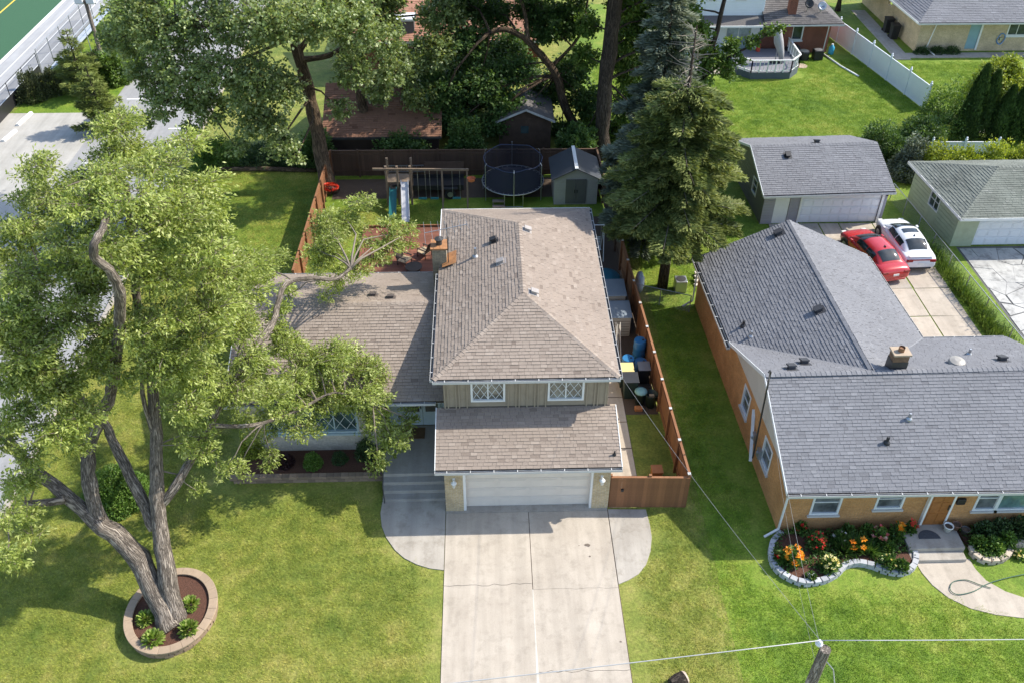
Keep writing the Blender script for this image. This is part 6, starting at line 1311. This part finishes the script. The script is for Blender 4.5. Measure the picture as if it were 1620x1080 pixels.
dmr = MB().prism([(16.62+.42*math.cos(a)*1.0+.05,21.85+.42*math.sin(a)) for a in np.linspace(0,math.pi,14)],.352,.365); p = at(1470,845,.352); dmo = dmr.build('doormat',PM('slate_mat',(.06,.065,.075),.95,.4,14)); tag(dmo,'half round dark patterned doormat on the stoop','doormat')
hz = [at(*q,.04) for q in ((1640,905),(1600,912),(1565,922),(1540,935),(1515,940),(1503,932),(1508,920),(1528,917),(1548,924),(1568,930))]
hs = []
for i in range(len(hz)-1):
    p0,p1,p2,p3 = hz[max(i-1,0)],hz[i],hz[i+1],hz[min(i+2,len(hz)-1)]
    for f in np.arange(0,1,.12): hs.append(.5*((2*p1)+(p2-p0)*f+(2*p0-5*p1+4*p2-p3)*f*f+(3*p1-p0-3*p2+p3)*f**3)+Vector((0,0,.02)))
hq = MB(); hq.tube(hs,.016,7); tag(hq.build('garden_hose',PM('green_hose',(.02,.09,.06),.5,.1),None,True),'green garden hose looped on the curved garden path','hose')
# ------------------------------------------------------------------ utility pole, wires, stump
up_ = thing('utility_pole','weathered wooden utility pole with white insulator at the bottom right','pole',(7.55,12.0,0)); PT = at(1306,1026,9.0)
MB().tube([(PT.x-.35,PT.y-.25,0),(PT.x-.15,PT.y-.1,5),(PT.x,PT.y,9.0)],[.17,.15,.13],14).build('post',bark_mat('pole_wood',(.14,.115,.095),(.34,.295,.25),4),up_)
IN = PT+Vector((-.12,.13,.0)); MB().lathe([(.05,0),(.09,.03),(.09,.08),(.05,.1),(.07,.13),(.03,.18)],IN-Vector((0,0,.02)),14).build('insulator',PM('white_porcelain',(.75,.75,.78),.25,.05),up_,True); MB().bar(PT-Vector((.0,0,.12)),IN-Vector((0,0,.02)),.04).build('bracket',STEEL,up_)
def wire(name,label,p,q,sag,r,mat,n=14):
    p,q = Vector(p),Vector(q); pts = [p.lerp(q,i/n)-Vector((0,0,4*sag*(i/n)*(1-i/n))) for i in range(n+1)]; tag(MB().tube(pts,r,6).build(name,mat,None,True),label,'wire')
WW = PM('pale_wire',(.4,.4,.4),.6,.05); WG2 = PM('twisted_wire',(.22,.22,.22),.6,.1); WG = PM('grey_wire',(.16,.16,.16),.6,.1)
IT = IN+Vector((0,0,.16)); a = at(640,1080,8.9); wire('overhead_cable','thick pale cable from the pole across the driveway to the left',IT,IT+(a-IT)*3.2,.25,.012,WW)
a = at(1620,1005,8.95); wire('overhead_cable','thick pale cable from the pole to the right photo edge',IT,IT+(a-IT)*4,.2,.012,WW)
wire('service_wire','pale service wire from the pole to the tan house corner',IT,(4.9,26.1,5.35),.25,.006,WG2); wire('service_wire','dark service wire from the pole to the brick house mast',PT-Vector((-.1,0,.6)),(10.58,25.82,5.35),.35,.005,WG2); wire('service_wire','loose second wire from the pole to the brick house mast',PT-Vector((-.1,0,1.2)),(10.6,25.85,5.2),.6,.004,WG)
lp_ = [PT+Vector((.12,0,-.5)),PT+Vector((.35,-.05,-.8)),PT+Vector((.5,-.12,-1.4)),PT+Vector((.3,-.15,-2.3)),PT+Vector((.05,-.12,-3.2))]; tag(MB().tube(lp_,.014,6).build('drop_wire',WW,None,True),'slack wire loop hanging down the utility pole','wire')
sp_ = at(1072,1082,0); st_ = thing('tree_stump','dark weathered log with a pale cut end at the bottom edge of the lawn','log',sp_); MB().tube([sp_+Vector((-.25,-.15,.22)),sp_+Vector((.0,-.02,.24)),sp_+Vector((.2,.08,.26))],[.22,.27,.25],12).build('log',BARK3,st_); MB().tube([sp_+Vector((.2,.08,.26)),sp_+Vector((.28,.11,.27))],[.24,.2],12).build('cut_end',PM('pale_cut_wood',(.45,.36,.29),.9,.2),st_)
# ------------------------------------------------------------------ street side: bleachers, light pole, parking stops
bl = thing('bleachers','aluminium bleachers beside the running track','bleachers',(-32,72,0)); AL = PM('aluminium',(.5,.53,.58),.4,.08,metal=.3)
for i in range(4):
    MB().box(-32.6+.45*i,-32.32+.45*i,67.8,77.8,.42+.28*i,.46+.28*i).build('seat',AL,bl); MB().box(-32.75+.45*i,-32.62+.45*i,67.8,77.8,.2+.28*i,.24+.28*i).build('foot_board',AL,bl)
for k in range(6): y = 68+k*1.9; MB().bar((-32.7,y,.1),(-30.9,y,1.35),.05).build('frame',AL,bl); MB().bar((-31.0,y,0),(-31.0,y,2.1),.05).build('frame_post',AL,bl)
for z in (1.6,2.1): MB().bar((-31,68,z),(-31,77.6,z),.04).build('guard_rail',AL,bl)
lp = at(172,128,0); lt = thing('light_pole','wooden light pole with two floodlights on the verge','light pole',lp); MB().tube([lp,lp+Vector((-.1,.1,5.9))],[.16,.12],10).build('pole',bark_mat('old_pole_wood',(.13,.1,.08),(.3,.25,.2),4),lt)
for sx in (-1,1): MB().box(lp.x-.1+sx*.4-.28,lp.x-.1+sx*.4+.28,lp.y-.15,lp.y+.25,5.7,6.1).build('floodlight',TRIM,lt,bevel=.04)
MB().bar(lp+Vector((-.8,.1,5.65)),lp+Vector((.6,.1,5.65)),.08).build('crossarm',STEEL,lt)
for i,(p,q) in enumerate((((5,225),(25,208)),((28,200),(50,180)))):
    p,q = at(*p,0),at(*q,0); tag(MB().slab([p+Vector((-.13,0,0)),p+Vector((.13,0,0)),p+Vector((.08,0,.16)),p+Vector((-.08,0,.16))],q-p).build('parking_stop',WHITE),'pale concrete parking stop '+('nearest the photo edge' if i == 0 else 'next to the grass verge'),'parking stop','parking stops')
tag(MB().tube([(-17.2,52.0,.12),(-14,51.9,.16),(-10.6,51.7,.13)],[.12,.16,.14],9).build('fallen_log',BARK2,None,True),'long fallen log along the far lawn edge','log')
# ------------------------------------------------------------------ far deck and its things
fd = thing('raised_deck','grey deck with white railing behind the red brick house','deck',(21.5,67,0)); DKG = PM('grey_deck_boards',(.2,.2,.22),.7,.1)
foot = [(19.2,70.1),(19.2,66.3),(20.0,65.4),(23.0,65.4),(23.9,66.5),(23.9,70.1)]; MB().prism(foot,0,.5).build('skirt',PM('slate_skirt',(.1,.12,.14),.7,.1),fd); 
for j in range(19): MB().box(19.3 if j>3 else 20.0-.1*j,23.8 if j>3 else 23.0+.1*j,65.45+j*.24,65.68+j*.24,.502,.53).build('plank',DKG,fd)
for p,q in zip(foot,foot[1:]):
    p,q = Vector((*p,.5)),Vector((*q,.5)); d = q-p; L = d.length
    if L > 3.5 and abs(d.y) > 3: q = p+d*.55 if p.y > q.y else q; p = p if p.y < 69 else p+d*.4; d = q-p; L = d.length
    MB().bar(p+Vector((0,0,.95)),q+Vector((0,0,.95)),.12,.05).build('top_rail',WHITE,fd); MB().bar(p+Vector((0,0,.15)),q+Vector((0,0,.15)),.05,.05).build('bottom_rail',WHITE,fd); k = max(1,round(L/.6))
    for i in range(k+1): a = p+d*(i/k); MB().bar(a,a+Vector((0,0,.95)),.08).build('post',WHITE,fd)
    for i in range(k): a = p+d*((i+.5)/k); MB().bar(a+Vector((0,0,.18)),a+Vector((0,0,.92)),.03).build('baluster',WHITE,fd)
um = thing('folded_umbrella','grey covered patio umbrella leaning on the far deck','umbrella',(22.7,67.2,.5)); MB().tube([(22.75,67.1,.55),(22.6,67.2,1.3),(22.3,67.3,2.1),(22.1,67.35,2.9),(22.05,67.35,3.2)],[.14,.24,.36,.3,.05],14).build('cover',PM('grey_cover',(.35,.34,.34),.9,.2),um,True); MB().tube([(22.3,67.3,.53),(22.3,67.3,2.9)],.04,8).build('pole',STEEL,um); MB().box(21.9,22.8,67.0,67.5,.53,.62).build('base',BLACK,um)
ub = thing('garden_parasol','closed blue and red parasol against the red brick wall','umbrella',(21.6,68.8,.5)); MB().tube([(21.5,69.5,.55),(21.5,69.5,1.1)],[.17,.13],10).build('base',PM('red_base',(.55,.06,.03),.6,.1),ub); MB().tube([(21.5,69.5,1.1),(21.5,69.5,1.9)],.03,8).build('pole',WHITE,ub); MB().tube([(21.5,69.5,1.8),(21.5,69.5,2.3),(21.5,69.5,2.7)],[.05,.13,.03],10).build('canopy',PM('blue_canopy',(.03,.15,.45),.7,.1),ub)
for x,l in ((25.1,'round black utility unit beside the far deck'),(26.2,'square black condenser unit by the brick corner')):
    t = thing('condenser_unit',l,'air conditioner',(x,69.2,0))
    if x < 26: MB().lathe([(.42,0),(.42,.6),(.38,.66),(.3,.66),(.01,.64)],(x,69.2,0),20).build('casing',BLACK,t); MB().lathe([(.36,.67),(.1,.70)],(x,69.2,0),16).build('grille',PM('tan_grille',(.35,.33,.26),.6,.1),t)
    else: MB().box(x-.36,x+.36,68.85,69.55,0,.75).build('casing',BLACK,t,bevel=.03); MB().lathe([(.3,.755),(.05,.765)],(x,69.2,0),16).build('grille',STEEL,t)
gb = thing('grill','low black covered grill against the red brick wall','grill',(24.2,69.8,0)); MB().box(23.7,24.9,69.6,70.3,0,.75).build('cover',BLACK,gb,bevel=.06)
p = at(1300,84,.08); q = at(1330,105,.05); r_ = at(1358,121,.05); tag(MB().tube([p,q,r_],.07,9).build('drain_pipe',WHITE,None,True),'white drain pipe lying across the far lawn','pipe')
p = at(1268,105,0); tag(MB().cyl(p,.45,.03,22).build('manhole_cover',PM('tan_cover',(.4,.31,.24),.9,.1)),'round tan cover set in the far lawn','cover')
t = thing('water_jug','blue water jug at the corner of the red brick house','jug',(27.6,70.2,0)); MB().lathe([(.2,0),(.22,.05),(.22,.55),(.12,.65),(.08,.75),(.01,.76)],(27.6,70.2,0),16).build('body',PM('sky_blue_plastic',(.05,.35,.5),.4,.1),t,True); MB().cyl((27.6,70.2,.76),.08,.05,12).build('cap',WHITE,t)
struct(MB().box(16.0,19.15,66.4,70,-.02,.03).build('patio',CONC),'pale patio left of the far deck')
for i,(px,py,l) in enumerate(((1408,30,'dark bin nearest the far corner beside the cream house'),(1418,40,'dark bin nearest the downspout beside the cream house'))):
    p = at(px,py,0); cart(px,py,.65,.65,1.1,l,BLACK,BLACK)
t = thing('hose_reel','blue hose reel on the cream brick wall','hose reel',(42.3,70.4,1)); p = atY(1582,68,70.45); MB().tube([(p.x+.3*math.cos(a),70.5-.05*math.sin(3*a),1.0+.42*math.sin(a)) for a in np.linspace(0,12.5,40)],.04,6).build('hose',PM('blue_hose',(.1,.25,.5),.5,.1),t,True); MB().box(p.x-.1,p.x+.1,70.45,70.59,.9,1.1).build('bracket',STEEL,t)
for i in range(3): p = at(1432+i*22,76-i*0,0); shrub('foundation_shrub',['low evergreen shrub at the left corner of the cream house','low evergreen shrub behind the cream house downspout','low evergreen shrub nearest the teal door'][i],(34.9+i*1.2,70.1,0),(.65,.35,.5),YEW,.12,.06,1200)
# orange blooms over the dark shrub behind the grey garage

# ------------------------------------------------------------------ grass blades over the lawns
def grass_field(name, label, pts, mat, n_blade=420, half=.55, ln=.085, wd=.016):
    """one mesh holds a tuft patch plus the scatter points; geometry nodes repeat the patch on the points"""
    n = n_blade; base = np.stack([rng.uniform(-half,half,n),rng.uniform(-half,half,n),np.zeros(n)],1); a = rng.random(n)*6.283
    d = np.stack([np.cos(a)*.75,np.sin(a)*.75,rng.uniform(.35,1.1,n)],1); d /= np.linalg.norm(d,axis=1,keepdims=True); sd = np.stack([-np.sin(a),np.cos(a),np.zeros(n)],1)*wd*.5
    L_ = ln*rng.uniform(.6,1.3,(n,1)); V = np.stack([base-sd,base+sd,base+d*L_],1).reshape(-1,3); npt = len(pts); allv = np.concatenate([V,np.asarray(pts)])
    me = bpy.data.meshes.new(name); me.vertices.add(len(allv)); me.vertices.foreach_set('co',allv.ravel().astype('f')); me.loops.add(3*n); me.loops.foreach_set('vertex_index',np.arange(3*n,dtype='i')); me.polygons.add(n); me.polygons.foreach_set('loop_start',np.arange(0,3*n,3,dtype='i')); me.update(calc_edges=True)
    t = me.attributes.new('scatter','BOOLEAN','POINT'); t.data.foreach_set('value',np.concatenate([np.zeros(3*n,bool),np.ones(npt,bool)]))
    sh = me.attributes.new('shade','FLOAT','FACE'); sh.data.foreach_set('value',rng.random(n).astype('f')); me.materials.append(mat)
    o = bpy.data.objects.new(name,me); COL.objects.link(o); o['kind'] = 'stuff'; o['label'] = label
    g = bpy.data.node_groups.new(name,'GeometryNodeTree'); g.interface.new_socket('Geometry',in_out='INPUT',socket_type='NodeSocketGeometry'); g.interface.new_socket('Geometry',in_out='OUTPUT',socket_type='NodeSocketGeometry')
    ni,no = g.nodes.new('NodeGroupInput'),g.nodes.new('NodeGroupOutput'); sep = g.nodes.new('GeometryNodeSeparateGeometry'); sep.domain = 'POINT'; na = g.nodes.new('GeometryNodeInputNamedAttribute'); na.data_type = 'BOOLEAN'; na.inputs[0].default_value = 'scatter'
    iop = g.nodes.new('GeometryNodeInstanceOnPoints'); rv = g.nodes.new('FunctionNodeRandomValue'); rv.data_type = 'FLOAT_VECTOR'; rv.inputs[0].default_value = (0,0,0); rv.inputs[1].default_value = (0,0,6.283)
    k = g.links.new; k(ni.outputs[0],sep.inputs[0]); k([s_ for s_ in na.outputs if s_.enabled][0],sep.inputs[1]); k(sep.outputs[0],iop.inputs['Points']); k(sep.outputs[1],iop.inputs['Instance']); k(rv.outputs[0],iop.inputs['Rotation']); k(iop.outputs[0],no.inputs[0])
    m = o.modifiers.new('scatter','NODES'); m.node_group = g
KEEP = [rect(-2.2,5.1,-20,24.3),rect(-10.9,5.1,24.9,36.2),rect(-1.9,7.6,24,50.5),rect(-7.4,-1.4,35,45.1),rect(10.2,23.3,22.0,38.2),rect(9.8,16.5,20.0,23),rect(15.0,24.6,30.5,52),rect(24.6,37,23.5,49),apl,apr,pth,rect(17.4,22,20.4,23),rect(-11.2,-3.9,25.1,27),rect(-9.9,7.4,47.9,51.6),rect(15.6,24.3,65.6,81),rect(11.8,28,69.8,81),rect(32,60,68.4,90),rect(32.8,37.2,55.5,60)]
def grow(name,label,x0,x1,y0,y1,mat,step=.62,ymax=None):
    P_ = []
    for x in np.arange(x0,x1,step):
        for y in np.arange(y0,y1,step):
            xx,yy = x+rng.uniform(-.2,.2),y+rng.uniform(-.2,.2)
            if (xx-rc.x)**2/1.95**2+(yy-rc.y)**2/2.1**2 < 1: continue
            if any(in_poly(xx,yy,K_) or in_poly(xx+.4,yy,K_) or in_poly(xx-.4,yy,K_) or in_poly(xx,yy+.4,K_) or in_poly(xx,yy-.4,K_) for K_ in KEEP): continue
            P_.append((xx,yy,.0))
    grass_field(name,label,P_,mat)
GM = grass_mat('lawn_blades',*[tuple(v*1.6 for v in c) for c in GA],True); GM2 = grass_mat('rich_blades',*[tuple(v*1.6 for v in c) for c in GB],True)
grow('grass','yellow green mown grass round the driveway',-18.3,8.0,14,52,GM); grow('grass','rich green grass round the brick houses',8.6,40,14,69,GM2)
